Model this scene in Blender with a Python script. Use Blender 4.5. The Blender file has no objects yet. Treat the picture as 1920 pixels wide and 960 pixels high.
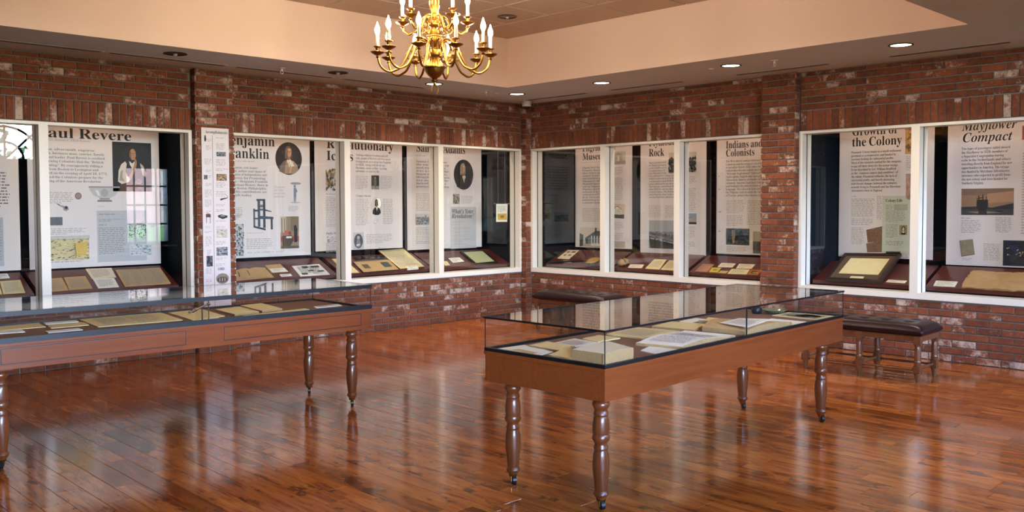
import bpy, bmesh, math, random
from mathutils import Vector, Matrix
random.seed(7)
C = bpy.context.scene.collection
PI = math.pi

# ------------------------------------------------------------------ camera
FPX, YAW, PIT, ROLL, SY = 1688.94, 0.7717, 0.0399, -0.0032, -28.46      # pixels of a 1920x960 frame
CAM = Vector((-8.4032, -8.3688, 1.42))
FW = Vector((math.sin(YAW)*math.cos(PIT), math.cos(YAW)*math.cos(PIT), -math.sin(PIT)))
_r = Vector((math.cos(YAW), -math.sin(YAW), 0)); _u = _r.cross(FW)
RT = _r*math.cos(ROLL) + _u*math.sin(ROLL); UP = _u*math.cos(ROLL) - _r*math.sin(ROLL)
cd = bpy.data.cameras.new('camera'); cam = bpy.data.objects.new('camera', cd); C.objects.link(cam)
cd.sensor_width = 36; cd.lens = FPX/1920*36; cd.shift_y = SY/1920; cd.clip_end = 200
cam.matrix_world = Matrix(((RT.x, UP.x, -FW.x, CAM.x), (RT.y, UP.y, -FW.y, CAM.y), (RT.z, UP.z, -FW.z, CAM.z), (0, 0, 0, 1)))
bpy.context.scene.camera = cam

def ray(px, py): return FW + RT*((px-960)/FPX) - UP*((py-480-SY)/FPX)
def hit(px, py, n, d):                                   # ray meets plane n.P = d
    r = ray(px, py); return CAM + r*((d - n.dot(CAM))/n.dot(r))
def project(P):
    d = P-CAM; z = d.dot(FW)
    return (960+FPX*d.dot(RT)/z, 480+SY-FPX*d.dot(UP)/z, z)

# ------------------------------------------------------------------ world, exposure
sc = bpy.context.scene
sc.view_settings.view_transform = 'Standard'; sc.view_settings.look = 'None'
sc.view_settings.gamma = 1; sc.view_settings.exposure = 0.15; sc.view_settings.use_curve_mapping = False
sc.cycles.max_bounces = 10; sc.cycles.transparent_max_bounces = 24; sc.cycles.diffuse_bounces = 4; sc.cycles.glossy_bounces = 5
sc.cycles.sample_clamp_indirect = 6; sc.cycles.caustics_reflective = False; sc.cycles.caustics_refractive = False
w = bpy.data.worlds.new('sky'); sc.world = w; w.use_nodes = True
wn = w.node_tree; bg = wn.nodes['Background']
skyt = wn.nodes.new('ShaderNodeTexSky'); skyt.sky_type = 'NISHITA'; skyt.sun_disc = False
skyt.sun_elevation = math.radians(48); skyt.sun_rotation = math.radians(20)
wmx = wn.nodes.new('ShaderNodeMix'); wmx.data_type = 'RGBA'; wmx.blend_type = 'MULTIPLY'; wmx.inputs[0].default_value = 1.0; wmx.inputs[7].default_value = (0.95, 0.93, 1.12, 1)   # hazy blue daylight against tungsten
wn.links.new(skyt.outputs[0], wmx.inputs[6]); wn.links.new(wmx.outputs[2], bg.inputs[0]); bg.inputs[1].default_value = 27.0

sn = bpy.data.lights.new('sun', 'SUN'); sn.energy = 12.0; sn.angle = 0.01; sn.color = (1.0, 0.95, 0.88)
so = bpy.data.objects.new('sun', sn); C.objects.link(so); so.rotation_euler = (math.radians(-38), 0, math.radians(-15))   # shines on the garden front, away from the windows

SOF, TRAY, WT, WB = 2.734, 3.275, 2.145, 0.545            # soffit, tray ceiling, window top and bottom
YB, XW = -10.0, -11.6                                     # the walls behind the camera
TX0, TX1, TY0, TY1 = -7.5, -1.34, -5.93, -1.05            # tray opening in the soffit
GL, FR, SH0, SH1, BAN, BK = 0.08, 0.17, 0.19, 0.60, 0.62, 0.85   # depths behind the wall face: glass, frame back, shelf front/back, banner, alcove back
SZ0, SZ1 = 0.648, 0.822                                   # shelf slope heights

WINS = [(-1.30, -0.40, 0.66, 2.22), (-7.35, -6.25, 0.66, 2.22), (-8.95, -7.85, 0.66, 2.22)]
FANS = [(-3.44, 2.30, 0.64), (-5.40, 2.30, 0.62)]
def portal(x0, x1, z0, z1):
    l = bpy.data.lights.new('window_portal', 'AREA'); l.shape = 'RECTANGLE'; l.size = x1-x0; l.size_y = z1-z0; l.cycles.is_portal = True
    o = bpy.data.objects.new('window_portal', l); C.objects.link(o); o.location = ((x0+x1)/2, YB+0.02, (z0+z1)/2); o.rotation_euler = (PI/2, 0, 0)
for q in WINS: portal(*q)
for cx, z, r in FANS: portal(cx-r, cx+r, z, z+r)

# ------------------------------------------------------------------ materials
def lin(c):
    if isinstance(c, str): c = [int(c[i:i+2], 16)/255 for i in (0, 2, 4)]
    return tuple((x/12.92 if x <= 0.04045 else ((x+0.055)/1.055)**2.4) for x in c) + (1.0,)
class NT:
    def __init__(s, name):
        s.m = bpy.data.materials.new(name); s.m.use_nodes = True; s.t = s.m.node_tree; s.b = s.t.nodes['Principled BSDF']; s.out = s.t.nodes['Material Output']
    def n(s, typ, props=None, **inp):
        k = s.t.nodes.new('ShaderNode'+typ)
        for a, v in (props or {}).items(): setattr(k, a, v)
        for a, v in inp.items():
            i = k.inputs[int(a[1:])] if a[0] == '_' and a[1:].isdigit() else k.inputs[a.replace('_', ' ')]
            s.put(i, v)
        return k
    def put(s, i, v):
        if isinstance(v, bpy.types.NodeSocket): s.t.links.new(v, i)
        elif isinstance(v, bpy.types.Node): s.t.links.new(v.outputs[0], i)
        else: i.default_value = v
    def set(s, **inp):
        for a, v in inp.items(): s.put(s.b.inputs[a.replace('_', ' ')], v)
        return s
    def mix(s, f, a, b, mode='MIX'):
        k = s.n('Mix', {'data_type': 'RGBA', 'blend_type': mode}); s.put(k.inputs[0], f); s.put(k.inputs[6], a); s.put(k.inputs[7], b); return k.outputs[2]
    def math(s, op, a, b=0.0, clamp=False):
        k = s.n('Math', {'operation': op, 'use_clamp': clamp}); s.put(k.inputs[0], a); s.put(k.inputs[1], b); return k.outputs[0]
    def ramp(s, f, stops):
        k = s.n('ValToRGB'); s.put(k.inputs[0], f); e = k.color_ramp.elements
        while len(e) < len(stops): e.new(0.5)
        for q, (p, c) in zip(e, stops): q.position = p; q.color = c if len(c) == 4 else lin(c)
        return k.outputs[0]
    def bump(s, h, strength=0.3, dist=0.01):
        k = s.n('Bump', None, Strength=strength, Distance=dist, Height=h); s.put(s.b.inputs['Normal'], k.outputs[0])
def plain(name, col, rough=0.5, metal=0.0, noise=0.0, scale=40, bump=0.0, coat=0.0):
    t = NT(name); c = lin(col); t.set(Roughness=rough, Metallic=metal, Coat_Weight=coat, Coat_Roughness=0.1)
    if noise or bump:
        co = t.n('TexCoord').outputs['Object']; nz = t.n('TexNoise', None, Vector=co, Scale=scale, Detail=5.0)
        t.set(Base_Color=t.mix(nz.outputs[0], tuple(x*(1-noise) for x in c[:3])+(1,), tuple(min(1, x*(1+noise)) for x in c[:3])+(1,)))
        if bump: t.bump(nz.outputs[0], bump, 0.003)
    else: t.set(Base_Color=c)
    return t.m
def emit(name, col, strength):
    t = NT(name); t.set(Base_Color=lin(col), Emission_Color=lin(col), Emission_Strength=strength); return t.m
def brick_mat(name, island=False):
    t = NT(name)
    rnd = t.n('NewGeometry').outputs['Random Per Island'] if island else t.n('ObjectInfo').outputs['Random']
    pos = t.n('NewGeometry').outputs['Position']
    off = t.n('CombineXYZ', None, X=t.math('MULTIPLY', rnd, 53.0), Y=t.math('MULTIPLY', rnd, 91.0), Z=t.math('MULTIPLY', rnd, 27.0))
    co = t.n('VectorMath', {'operation': 'ADD'}, _0=pos, _1=off.outputs[0]).outputs[0]
    base = t.ramp(rnd, [(0.0, '42200f'), (0.2, '7c3d20'), (0.4, '642e18'), (0.6, '8a4826'), (0.8, '502613'), (1.0, '703a20')])
    n1 = t.n('TexNoise', None, Vector=co, Scale=22.0, Detail=6.0, Roughness=0.65)
    base = t.mix(0.45, base, t.ramp(n1, [(0.3, '3c1c0e'), (0.7, '8c4e2a')]))
    r2 = t.math('FRACT', t.math('MULTIPLY', rnd, 17.31))
    wsh = t.n('TexNoise', None, Vector=co, Scale=38.0, Detail=8.0, Roughness=0.78)
    big = t.n('TexNoise', None, Vector=co, Scale=7.0, Detail=2.0)
    s = t.math('ADD', wsh.outputs[0], t.math('MULTIPLY', t.math('SUBTRACT', big.outputs[0], 0.5), 0.9))
    s = t.math('ADD', s, t.math('MULTIPLY', t.math('POWER', r2, 3.0), 0.34))
    f = t.n('MapRange', None, Value=s, From_Min=0.70, From_Max=0.93).outputs[0]
    t.set(Base_Color=t.mix(t.math('MULTIPLY', f, 0.75), base, lin('ccb8a8')), Roughness=0.85)
    t.bump(wsh.outputs[0], 0.5, 0.004); return t.m
def plank_mat(name, island=False):
    t = NT(name)
    rnd = t.n('NewGeometry').outputs['Random Per Island'] if island else t.n('ObjectInfo').outputs['Random']
    pos = t.n('NewGeometry').outputs['Position']
    off = t.n('CombineXYZ', None, X=t.math('MULTIPLY', rnd, 61.0), Y=t.math('MULTIPLY', rnd, 37.0), Z=t.math('MULTIPLY', rnd, 19.0))
    v = t.n('VectorMath', {'operation': 'ADD'}, _0=pos, _1=off.outputs[0]).outputs[0]
    st = t.n('Mapping', None, Vector=v, Scale=(9.0, 1.3, 1.0)).outputs[0]
    fine = t.n('Mapping', None, Vector=v, Scale=(60.0, 3.5, 1.0)).outputs[0]
    n1 = t.n('TexNoise', None, Vector=st, Scale=1.4, Detail=6.0, Roughness=0.6, Distortion=0.8)
    n2 = t.n('TexNoise', None, Vector=fine, Scale=1.5, Detail=4.0, Roughness=0.6)
    kn = t.n('TexNoise', None, Vector=t.n('Mapping', None, Vector=v, Scale=(5.0, 2.4, 1.0)).outputs[0], Scale=1.6, Detail=4.0, Roughness=0.6)
    col = t.ramp(n1, [(0.28, '5c2408'), (0.45, '9c4c18'), (0.6, 'b86624'), (0.78, 'cf8a44')])
    col = t.mix(0.22, col, t.ramp(n2, [(0.35, '5a331b'), (0.65, 'c08048')]))
    tone = t.ramp(t.math('FRACT', t.math('MULTIPLY', rnd, 7.7)), [(0.0, (0.36, 0.30, 0.28, 1)), (0.15, (0.66, 0.62, 0.6, 1)), (1.0, (1.0, 0.98, 0.95, 1))])
    col = t.mix(0.75, col, tone, 'MULTIPLY')
    dark = t.n('MapRange', None, Value=kn.outputs[0], From_Min=0.59, From_Max=0.68).outputs[0]
    col = t.mix(t.math('MULTIPLY', dark, 0.8), col, lin('2c130a'))
    t.set(Base_Color=col, Roughness=t.math('ADD', t.math('MULTIPLY', n2.outputs[0], 0.04), 0.10), Specular_IOR_Level=0.6)
    t.bump(t.math('ADD', t.math('MULTIPLY', n1.outputs[0], 0.9), t.math('MULTIPLY', n2.outputs[0], 0.08)), 0.05, 0.003)
    return t.m
def wood_mat(name, c1, c2, rough=0.28, axis=0, coat=0.3):
    t = NT(name); co = t.n('TexCoord').outputs['Object']
    scl = [28.0, 28.0, 28.0]; scl[axis] = 1.6
    v = t.n('Mapping', None, Vector=co, Scale=tuple(scl)).outputs[0]
    n1 = t.n('TexNoise', None, Vector=v, Scale=1.5, Detail=6.0, Roughness=0.6, Distortion=0.5)
    t.set(Base_Color=t.ramp(n1, [(0.3, c1), (0.7, c2)]), Roughness=rough, Coat_Weight=coat, Coat_Roughness=0.12); t.bump(n1.outputs[0], 0.05, 0.002); return t.m
def glass_mat(name, tint, f0):
    t = NT(name); t.t.nodes.remove(t.b)
    fac = t.math('POWER', t.n('LayerWeight', None, Blend=0.5).outputs['Facing'], 5.0)
    fac = t.math('ADD', t.math('MULTIPLY', fac, 1-f0), f0)
    tr = t.n('BsdfTransparent', None, Color=lin(tint)); gl = t.n('BsdfGlossy', None, Color=(1, 1, 1, 1), Roughness=0.0)
    mx = t.n('MixShader'); t.put(mx.inputs[0], fac); t.put(mx.inputs[1], tr.outputs[0]); t.put(mx.inputs[2], gl.outputs[0])
    t.t.links.new(mx.outputs[0], t.out.inputs[0]); return t.m
def print_mat(name, amp=0.25, rough=0.6):
    t = NT(name); a = t.n('Attribute', {'attribute_name': 'Col'}); co = t.n('NewGeometry').outputs['Position']
    nz = t.n('TexNoise', None, Vector=co, Scale=160.0, Detail=5.0, Roughness=0.7)
    g = t.ramp(nz, [(0.3, (1-amp,)*3+(1,)), (0.7, (1+amp,)*3+(1,))])
    t.set(Base_Color=t.mix(1.0, a.outputs[0], g, 'MULTIPLY'), Roughness=rough); return t.m
M = {
 'brick': brick_mat('brick'), 'mortar': plain('mortar', '6e6a66', 0.95, noise=0.25, scale=60, bump=0.5),
 'plank': plank_mat('floor_plank'), 'plank_s': plank_mat('floor_plank_far', True), 'subfloor': plain('subfloor', '1a0f09', 0.8),
 'frame': plain('cream_frame_paint', 'ddd6ca', 0.4), 'glass': glass_mat('window_glass', 'fcfdfc', 0.042), 'caseglass': glass_mat('case_glass', 'fdfdfc', 0.045),
 'soffit': plain('soffit_paint', 'cdd7dc', 0.9, noise=0.06, scale=90, bump=0.15), 'fascia': plain('fascia_paint', 'f2d8cc', 0.85),
 'tile': plain('ceiling_tile', 'c4b0a0', 0.95, noise=0.05, scale=120, bump=0.2), 'wallpaint': plain('wall_paint', '3a352f', 0.85),
 'navy': plain('alcove_navy', '06101a', 0.7), 'shelf': wood_mat('shelf_mahogany', '3c1410', '5c241c', 0.35), 'fabric': plain('shelf_fabric', '5c2f2a', 0.85, noise=0.15, scale=200),
 'tablewood': wood_mat('table_cherry', '6c3314', '7c3f1c', 0.3), 'legwood': wood_mat('turned_cherry', '54290f', '6e3a1e', 0.3, axis=2, coat=0.3), 'benchwood': wood_mat('bench_oak', '54301c', '744628', 0.3, axis=2),
 'leather': plain('oxblood_leather', '220c10', 0.36, noise=0.2, scale=60, bump=0.12), 'black': plain('black_trim', '08090c', 0.45), 'rubber': plain('black_rubber', '101216', 0.4),
 'deck': plain('deck_cloth', '70503c', 0.8, noise=0.15, scale=150), 'brass': plain('brass', '94692c', 0.3, 1.0), 'steel': plain('chrome', 'c8c8c8', 0.15, 1.0),
 'banner': plain('banner_film', 'd6cfd0', 0.55), 'ink': plain('black_ink', '15161a', 0.6), 'inkgrey': plain('grey_ink', '6c6a6a', 0.6), 'inkpale': plain('pale_ink', '8f8c8a', 0.6), 'inkfaint': plain('faint_ink', 'a8a19c', 0.6),
 'print': print_mat('picture_print'), 'paper': plain('white_paper', 'e6e4da', 0.7, noise=0.04, scale=30), 'cream': plain('cream_paper', 'ded2b6', 0.75, noise=0.08, scale=30), 'tan': plain('tan_paper', 'b99a6c', 0.8, noise=0.12, scale=25),
 'yellow': plain('aged_yellow_paper', 'd8c894', 0.75, noise=0.1, scale=25), 'parch': plain('brown_parchment', 'a88250', 0.85, noise=0.3, scale=14, bump=0.4), 'edge': plain('page_edges', 'a98a60', 0.9, noise=0.3, scale=120, bump=0.4),
 'candle': plain('candle_sleeve', 'e8d8ac', 0.5), 'bulb': emit('candle_bulb', (1.0, 0.92, 0.79), 470.0), 'lens': emit('downlight_lens', (1.0, 0.98, 0.86), 7.0), 'white': plain('white_plastic', 'cfc8c0', 0.4), 'dark': plain('dark_reflector', '2a2622', 0.25, 0.6),
 'grass': plain('lawn', '2c4418', 0.95, noise=0.3, scale=8), 'hedge': plain('hedge_leaves', '284a18', 0.8, noise=0.5, scale=12), 'farbrick': plain('far_brick', '6e564c', 0.9, noise=0.25, scale=6), 'doorpaint': plain('door_paint', '23303c', 0.4),
}
M['navy'].node_tree.nodes['Principled BSDF'].inputs['Specular IOR Level'].default_value = 0.1
M['leather'].node_tree.nodes['Principled BSDF'].inputs['Specular IOR Level'].default_value = 0.3
# ------------------------------------------------------------------ mesh helpers
class MB:
    def __init__(s): s.v = []; s.f = []; s.c = []
    def add(s, vs, fs, col=None):
        n = len(s.v); s.v += [Vector(q) for q in vs]; s.f += [[i+n for i in f] for f in fs]; s.c += [col]*len(fs); return s
    def poly(s, pts, col=None): return s.add(pts, [list(range(len(pts)))], col)
    def box(s, x0, y0, z0, x1, y1, z1, col=None):
        x0, x1 = min(x0, x1), max(x0, x1); y0, y1 = min(y0, y1), max(y0, y1); z0, z1 = min(z0, z1), max(z0, z1)
        v = [(x, y, z) for z in (z0, z1) for y in (y0, y1) for x in (x0, x1)]
        return s.add(v, [[0, 2, 3, 1], [4, 5, 7, 6], [0, 1, 5, 4], [2, 6, 7, 3], [0, 4, 6, 2], [1, 3, 7, 5]], col)
    def cbox(s, x0, y0, z0, x1, y1, z1, b=0.004):      # chamfered box
        bm = bmesh.new(); bmesh.ops.create_cube(bm, size=1.0)
        for v in bm.verts: v.co = Vector(((x0+x1)/2+v.co.x*abs(x1-x0), (y0+y1)/2+v.co.y*abs(y1-y0), (z0+z1)/2+v.co.z*abs(z1-z0)))
        bmesh.ops.bevel(bm, geom=bm.edges[:], offset=b, segments=2, affect='EDGES', profile=0.6)
        bm.verts.index_update(); s.add([v.co.copy() for v in bm.verts], [[v.index for v in f.verts] for f in bm.faces]); bm.free(); return s
    def lathe(s, prof, n=20, c=(0, 0, 0), flute=0.0, nf=0):
        vs = []
        for r, z in prof:
            for k in range(n):
                a = 2*PI*k/n; rr = r*(1-flute*(0.5+0.5*math.cos(nf*a))) if nf else r
                vs.append((c[0]+rr*math.cos(a), c[1]+rr*math.sin(a), c[2]+z))
        fs = [[i*n+k, i*n+(k+1) % n, (i+1)*n+(k+1) % n, (i+1)*n+k] for i in range(len(prof)-1) for k in range(n)]
        fs += [list(range(n))[::-1], [(len(prof)-1)*n+k for k in range(n)]]
        return s.add(vs, fs)
    def tube(s, path, rad, n=8, closed=False):
        path = [Vector(q) for q in path]; m = len(path); rr = rad if isinstance(rad, (list, tuple)) else [rad]*m
        t = [(path[(i+1) % m]-path[i-1] if closed else path[min(i+1, m-1)]-path[max(i-1, 0)]).normalized() for i in range(m)]
        a = t[0].orthogonal().normalized(); vs = []
        for i in range(m):
            a = (a - t[i]*a.dot(t[i])).normalized(); b = t[i].cross(a)
            vs += [path[i]+(a*math.cos(2*PI*k/n)+b*math.sin(2*PI*k/n))*rr[i] for k in range(n)]
        fs = [[i*n+k, i*n+(k+1) % n, ((i+1) % m)*n+(k+1) % n, ((i+1) % m)*n+k] for i in range(m if closed else m-1) for k in range(n)]
        if not closed: fs += [list(range(n))[::-1], [(m-1)*n+k for k in range(n)]]
        return s.add(vs, fs)
    def mesh(s, name, mat, smooth=0, recalc=True, org=None):
        me = bpy.data.meshes.new(name); o = Vector(org) if org is not None else None
        me.from_pydata([v-o if o is not None else v for v in s.v], [], s.f)
        if recalc:
            bm = bmesh.new(); bm.from_mesh(me); bmesh.ops.recalc_face_normals(bm, faces=bm.faces[:]); bm.to_mesh(me); bm.free()
        if any(c is not None for c in s.c):
            ca = me.color_attributes.new('Col', 'FLOAT_COLOR', 'CORNER')
            for p in me.polygons:
                q = s.c[p.index] or (1, 1, 1, 1)
                for l in p.loop_indices: ca.data[l].color = q
        if smooth:
            me.polygons.foreach_set('use_smooth', [True]*len(me.polygons)); me.set_sharp_from_angle(angle=math.radians(smooth))
        me.materials.append(M[mat] if isinstance(mat, str) else mat); return me
    def build(s, name, mat, parent=None, smooth=0, recalc=True, org=None, loc=None):
        ob = bpy.data.objects.new(name, s.mesh(name, mat, smooth, recalc, org)); C.objects.link(ob)
        if parent is not None: ob.parent = parent
        if loc is not None: ob.location = loc
        elif org is not None: ob.location = org
        return ob
def tag(o, label, cat, group=None):
    o['label'] = label; o['category'] = cat
    if group: o['group'] = group
    return o
def thing(name, label, cat, loc=(0, 0, 0), rz=0.0, group=None):
    o = bpy.data.objects.new(name, None); C.objects.link(o); o.location = loc; o.rotation_euler = (0, 0, rz); o.empty_display_size = 0.1
    return tag(o, label, cat, group)
def struct(o): o['kind'] = 'structure'; return o
def copy_tree(o, parent=None):
    c = o.copy(); C.objects.link(c)
    if parent is not None: c.parent = parent
    for ch in list(o.children): copy_tree(ch, c)
    return c
def inst(name, me, parent, loc, scale=(1, 1, 1), rot=(0, 0, 0)):
    o = bpy.data.objects.new(name, me); C.objects.link(o); o.parent = parent; o.location = loc; o.scale = scale; o.rotation_euler = rot; return o

# ------------------------------------------------------------------ floor
fl = MB().box(XW-0.1, YB-0.2, -0.10, 0.3, 0.3, -0.004).build('floor', 'subfloor'); struct(fl)
PW = 0.122
planks = []
x = -0.001
while x > XW+PW:
    y = -random.uniform(0.0, 0.9); ends = [0.0, y]
    while y > YB: y -= random.choice((0.38, 0.52, 0.66, 0.8, 0.95, 1.15)); ends.append(max(y, YB))
    for a, b in zip(ends, ends[1:]):
        if a-b > 0.03: planks.append((x-PW/2, (a+b)/2, a-b))
    x -= PW
def plank_mb(cx, cy, L, cz=0.0):
    b = 0.0014; h = PW/2-0.0005; l = L/2-0.0005
    vs = [(cx+sx*h, cy+sy*l, -0.003+cz) for sx, sy in ((-1, -1), (1, -1), (1, 1), (-1, 1))]
    vt = [(cx+sx*(h-b), cy+sy*(l-b), cz) for sx, sy in ((-1, -1), (1, -1), (1, 1), (-1, 1))]
    return vs+vt, [[4, 5, 6, 7]]+[[i, (i+1) % 4, 4+(i+1) % 4, 4+i] for i in range(4)]
def seen(P):
    px, py, z = project(Vector(P)); return z > 0.5 and -90 < px < 2010 and py < 1040, z
sc_ = []
for q in planks:
    ok, z = seen((q[0], q[1], 0)); ok2, z2 = seen((q[0], q[1]+q[2]/2, 0)); ok3, z3 = seen((q[0], q[1]-q[2]/2, 0))
    sc_.append((q[2]/max(z, 0.6)**3 if (ok or ok2 or ok3) else 0, q))
sc_.sort(key=lambda t: -t[0])
pm = {}
rest = MB()
for i, (s, q) in enumerate(sc_):
    if i < 300 and s > 0:
        k = round(q[2], 2)
        if k not in pm:
            m_ = MB(); m_.add(*plank_mb(0, 0, k)); pm[k] = m_.mesh('plank', 'plank')
        inst('plank', pm[k], fl, (q[0], q[1], 0), (1, q[2]/k, 1), (random.gauss(0, 0.0006), random.gauss(0, 0.0020), 0))
    else: rest.add(*plank_mb(*q))
ro = rest.build('plank_field', 'plank_s', fl); ro['kind'] = 'stuff'

# ------------------------------------------------------------------ brick walls
CO = 0.0667
def brick_mesh(L, H, D=0.02, seed=0):
    r = random.Random(seed); j = lambda a: r.uniform(-a, a); vs = []; b = 0.0035
    for dy, ins in ((D, 0), (b, 0), (0.0, b)):
        for sx, sz in ((-1, -1), (1, -1), (1, 1), (-1, 1)):
            vs.append((sx*(L/2-ins)+j(0.0016), dy+j(0.0012) if dy < D else dy, sz*(H/2-ins)+j(0.0012)))
    fs = [[8, 9, 10, 11]]
    for k in (0, 4): fs += [[k+i, k+(i+1) % 4, k+4+(i+1) % 4, k+4+i] for i in range(4)]
    m_ = MB(); m_.add(vs, fs); return m_.mesh('brick', 'brick', smooth=0)
STR = [brick_mesh(0.193, 0.0567, seed=i) for i in range(7)]
SOL = [brick_mesh(0.0567, 0.193, seed=i+20) for i in range(5)]
ROT = {'-y': 0.0, '-x': -PI/2, '+x': PI/2, '+y': PI}
def place(parent, face, pl, u, z, L, H, soldier=False):
    # u runs along local x of the face direction; face plane position pl
    loc = {'-y': (u, pl, z), '-x': (pl, -u, z), '+x': (pl, u, z), '+y': (-u, pl, z)}[face]
    me = random.choice(SOL if soldier else STR); bl, bh = (0.0567, 0.193) if soldier else (0.193, 0.0567)
    inst('brick', me, parent, (loc[0]-parent.location.x, loc[1]-parent.location.y, loc[2]), (L/bl, 1, H/bh), (0, 0, ROT[face]))
def courses(parent, face, pl, u0, u1, z0, z1, phase=0.0, from_top=False, kofs=0):
    P = 0.2033; k = 0; z = z0
    while z < z1-0.012:
        h = min(CO, z1-z); u = u0 - ((phase + (P/2 if (k+kofs) % 2 else 0)) % P); 
        while u < u1-0.004:
            a, b = max(u, u0), min(u+P, u1)
            if b-a > 0.022: place(parent, face, pl, (a+b)/2, z+h/2, b-a-0.0103, h-0.010)
            u += P
        z += CO; k += 1
def soldiers(parent, face, pl, u0, u1, z0, h):
    n = max(1, round((u1-u0)/0.0672)); p = (u1-u0)/n
    for i in range(n): place(parent, face, pl, u0+(i+0.5)*p, z0+h/2, p-0.0103, h-0.010, True)
MO = 0.010                                               # mortar is recessed
XL = -8.1                                                # bricks are laid this far along the display wall
PD = 0.09                                                # pillar projection
PLX = (-4.552, -4.155); PRY = (-3.88, -3.497); CP = 0.10
SO = 0.2033
def wall_piece(name, box): return struct(MB().box(*box).build(name, 'mortar'))
lo = wall_piece('wall_left_lower', (XW, MO, 0, 0, 0.12, WB)); up = wall_piece('wall_left_upper', (XW, MO, WT, 0, 0.12, SOF))
ZH = WT+SO+0.005
for a, b, ph in ((XL, PLX[0], 0.03), (PLX[1], -CP, 0.11)):
    courses(lo, '-y', 0.0, a, b, 0, WB-0.004, ph); soldiers(up, '-y', 0.0, a, b, WT+0.004, SO); courses(up, '-y', 0.0, a, b, ZH, SOF-0.004, ph, kofs=1)
lo = wall_piece('wall_right_lower', (MO, YB, 0, 0.12, 0, WB)); up = wall_piece('wall_right_upper', (MO, YB, WT, 0.12, 0, SOF))
for a, b, ph in ((CP, -PRY[1], 0.05), (-PRY[0], 6.55, 0.14)):
    courses(lo, '-x', 0.0, a, b, 0, WB-0.004, ph); soldiers(up, '-x', 0.0, a, b, WT+0.004, SO); courses(up, '-x', 0.0, a, b, ZH, SOF-0.004, ph, kofs=1)
p = wall_piece('wall_left_pillar', (PLX[0]+MO, -PD+MO, 0, PLX[1]-MO, 0.12, SOF))
courses(p, '-y', -PD, PLX[0]+0.006, PLX[1]-0.006, 0, SOF-0.004, 0.09); courses(p, '-x', PLX[0], 0.0-0.0, PD, 0, SOF-0.004, 0.0, kofs=1); courses(p, '+x', PLX[1], -PD, 0.0, 0, SOF-0.004, 0.0)
p = wall_piece('wall_right_pillar', (-PD+MO, PRY[0]+MO, 0, 0.12, PRY[1]-MO, SOF))
courses(p, '-x', -PD, -PRY[1]+0.006, -PRY[0]-0.006, 0, SOF-0.004, 0.02); courses(p, '-y', PRY[0], -PD, 0.0, 0, SOF-0.004, 0.0, kofs=1); courses(p, '+y', PRY[1], 0.0, PD, 0, SOF-0.004, 0.0)
p = wall_piece('wall_corner_pillar', (-CP+MO, -CP+MO, 0, BK, BK, SOF))
courses(p, '-x', -CP, 0.0, CP, 0, SOF-0.004, 0.0); courses(p, '-y', -CP, -CP, 0.0, 0, SOF-0.004, 0.0, kofs=1)

# ------------------------------------------------------------------ display alcoves behind the glass
def box_struct(name, mat, *bx): return struct(MB().box(*bx).build(name, mat))
box_struct('wall_alcove_back_left', 'navy', XW, BK, 0.3, 0, BK+0.1, SOF); box_struct('wall_alcove_back_right', 'navy', BK, YB, 0.3, BK+0.1, 0, SOF)
box_struct('floor_alcove_left', 'navy', XW, 0.12, 0.42, -0.0, BK, 0.54); box_struct('floor_alcove_right', 'navy', 0.12, YB, 0.42, BK, 0, 0.54)
box_struct('ceiling_alcove_left', 'navy', XW, 0.12, 2.45, 0, BK, 2.55); box_struct('ceiling_alcove_right', 'navy', 0.12, YB, 2.45, BK, 0, 2.55)
box_struct('wall_alcove_end_left', 'navy', -0.10, 0.12, 0.54, -0.02, BK, 2.45); box_struct('wall_alcove_end_right', 'navy', 0.12, -0.10, 0.54, BK, -0.02, 2.45)

box_struct('wall_left_end', 'wallpaint', XW, 0.0, 0, -8.1, 0.13, SOF); box_struct('wall_right_end', 'wallpaint', 0.0, YB, 0, 0.13, -6.56, SOF)
box_struct('wall_alcove_divider_left', 'navy', PLX[0]+0.012, 0.12, 0.5, PLX[1]-0.012, BK, 2.5); box_struct('wall_alcove_divider_right', 'navy', 0.12, PRY[0]+0.012, 0.5, BK, PRY[1]-0.012, 2.5)
# ------------------------------------------------------------------ window frames: one frame per bay group, one pane per light
def frame_group(name, face, u0, u1, mulls):
    # u: along the wall (x for left wall, -y for right wall); mulls: centre positions
    b = lambda m, a, d0, z0, c, d1, z1: m.box(a, d0, z0, c, d1, z1) if face == 'L' else m.box(d0, -a, z0, d1, -c, z1)
    fw = 0.034; fs = 0.055; fh = 0.025; e = bpy.data.objects.new(name, None); C.objects.link(e); struct(e)
    for z0, z1, nm in ((WB, WB+fs, 'sill_rail'), (WT-fh, WT, 'head_rail')): b(MB(), u0, -0.012, z0, u1, FR, z1).build(nm, 'frame', e)
    for a in (u0, u1-fw): b(MB(), a, -0.0125, WB+fs, a+fw, FR, WT-fh).build('jamb', 'frame', e)
    for m_ in mulls: b(MB(), m_-0.0375, -0.0125, WB+fs, m_+0.0375, FR, WT-fh).build('mullion', 'frame', e)
    ed = [u0+fw-0.0375]+list(mulls)+[u1-fw+0.0375]
    for a, c in zip(ed, ed[1:]): b(MB(), a+0.0375, GL-0.003, WB+fs, c-0.0375, GL+0.003, WT-fh).build('pane', 'glass', e)
    for a, c in zip(ed, ed[1:]):                          # thin dark gasket line round each pane
        m = MB()
        for q in ((a+0.0375, WB+fs, a+0.041, WT-fh), (c-0.041, WB+fs, c-0.0375, WT-fh)): b(m, q[0], GL-0.005, q[1], q[2], GL+0.005, q[3])
        m.build('gasket', 'dark', e)
    return e
def ux(px): return hit(px, 380, Vector((0, 1, 0)), 0.0).x
def uy(px): return -hit(px, 380, Vector((1, 0, 0)), 0.0).y
mA = (ux(75.8)+ux(91.1))/2
frame_group('window_1', 'L', mA-1.34-0.9, -4.553, [mA-1.34, mA])
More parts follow.
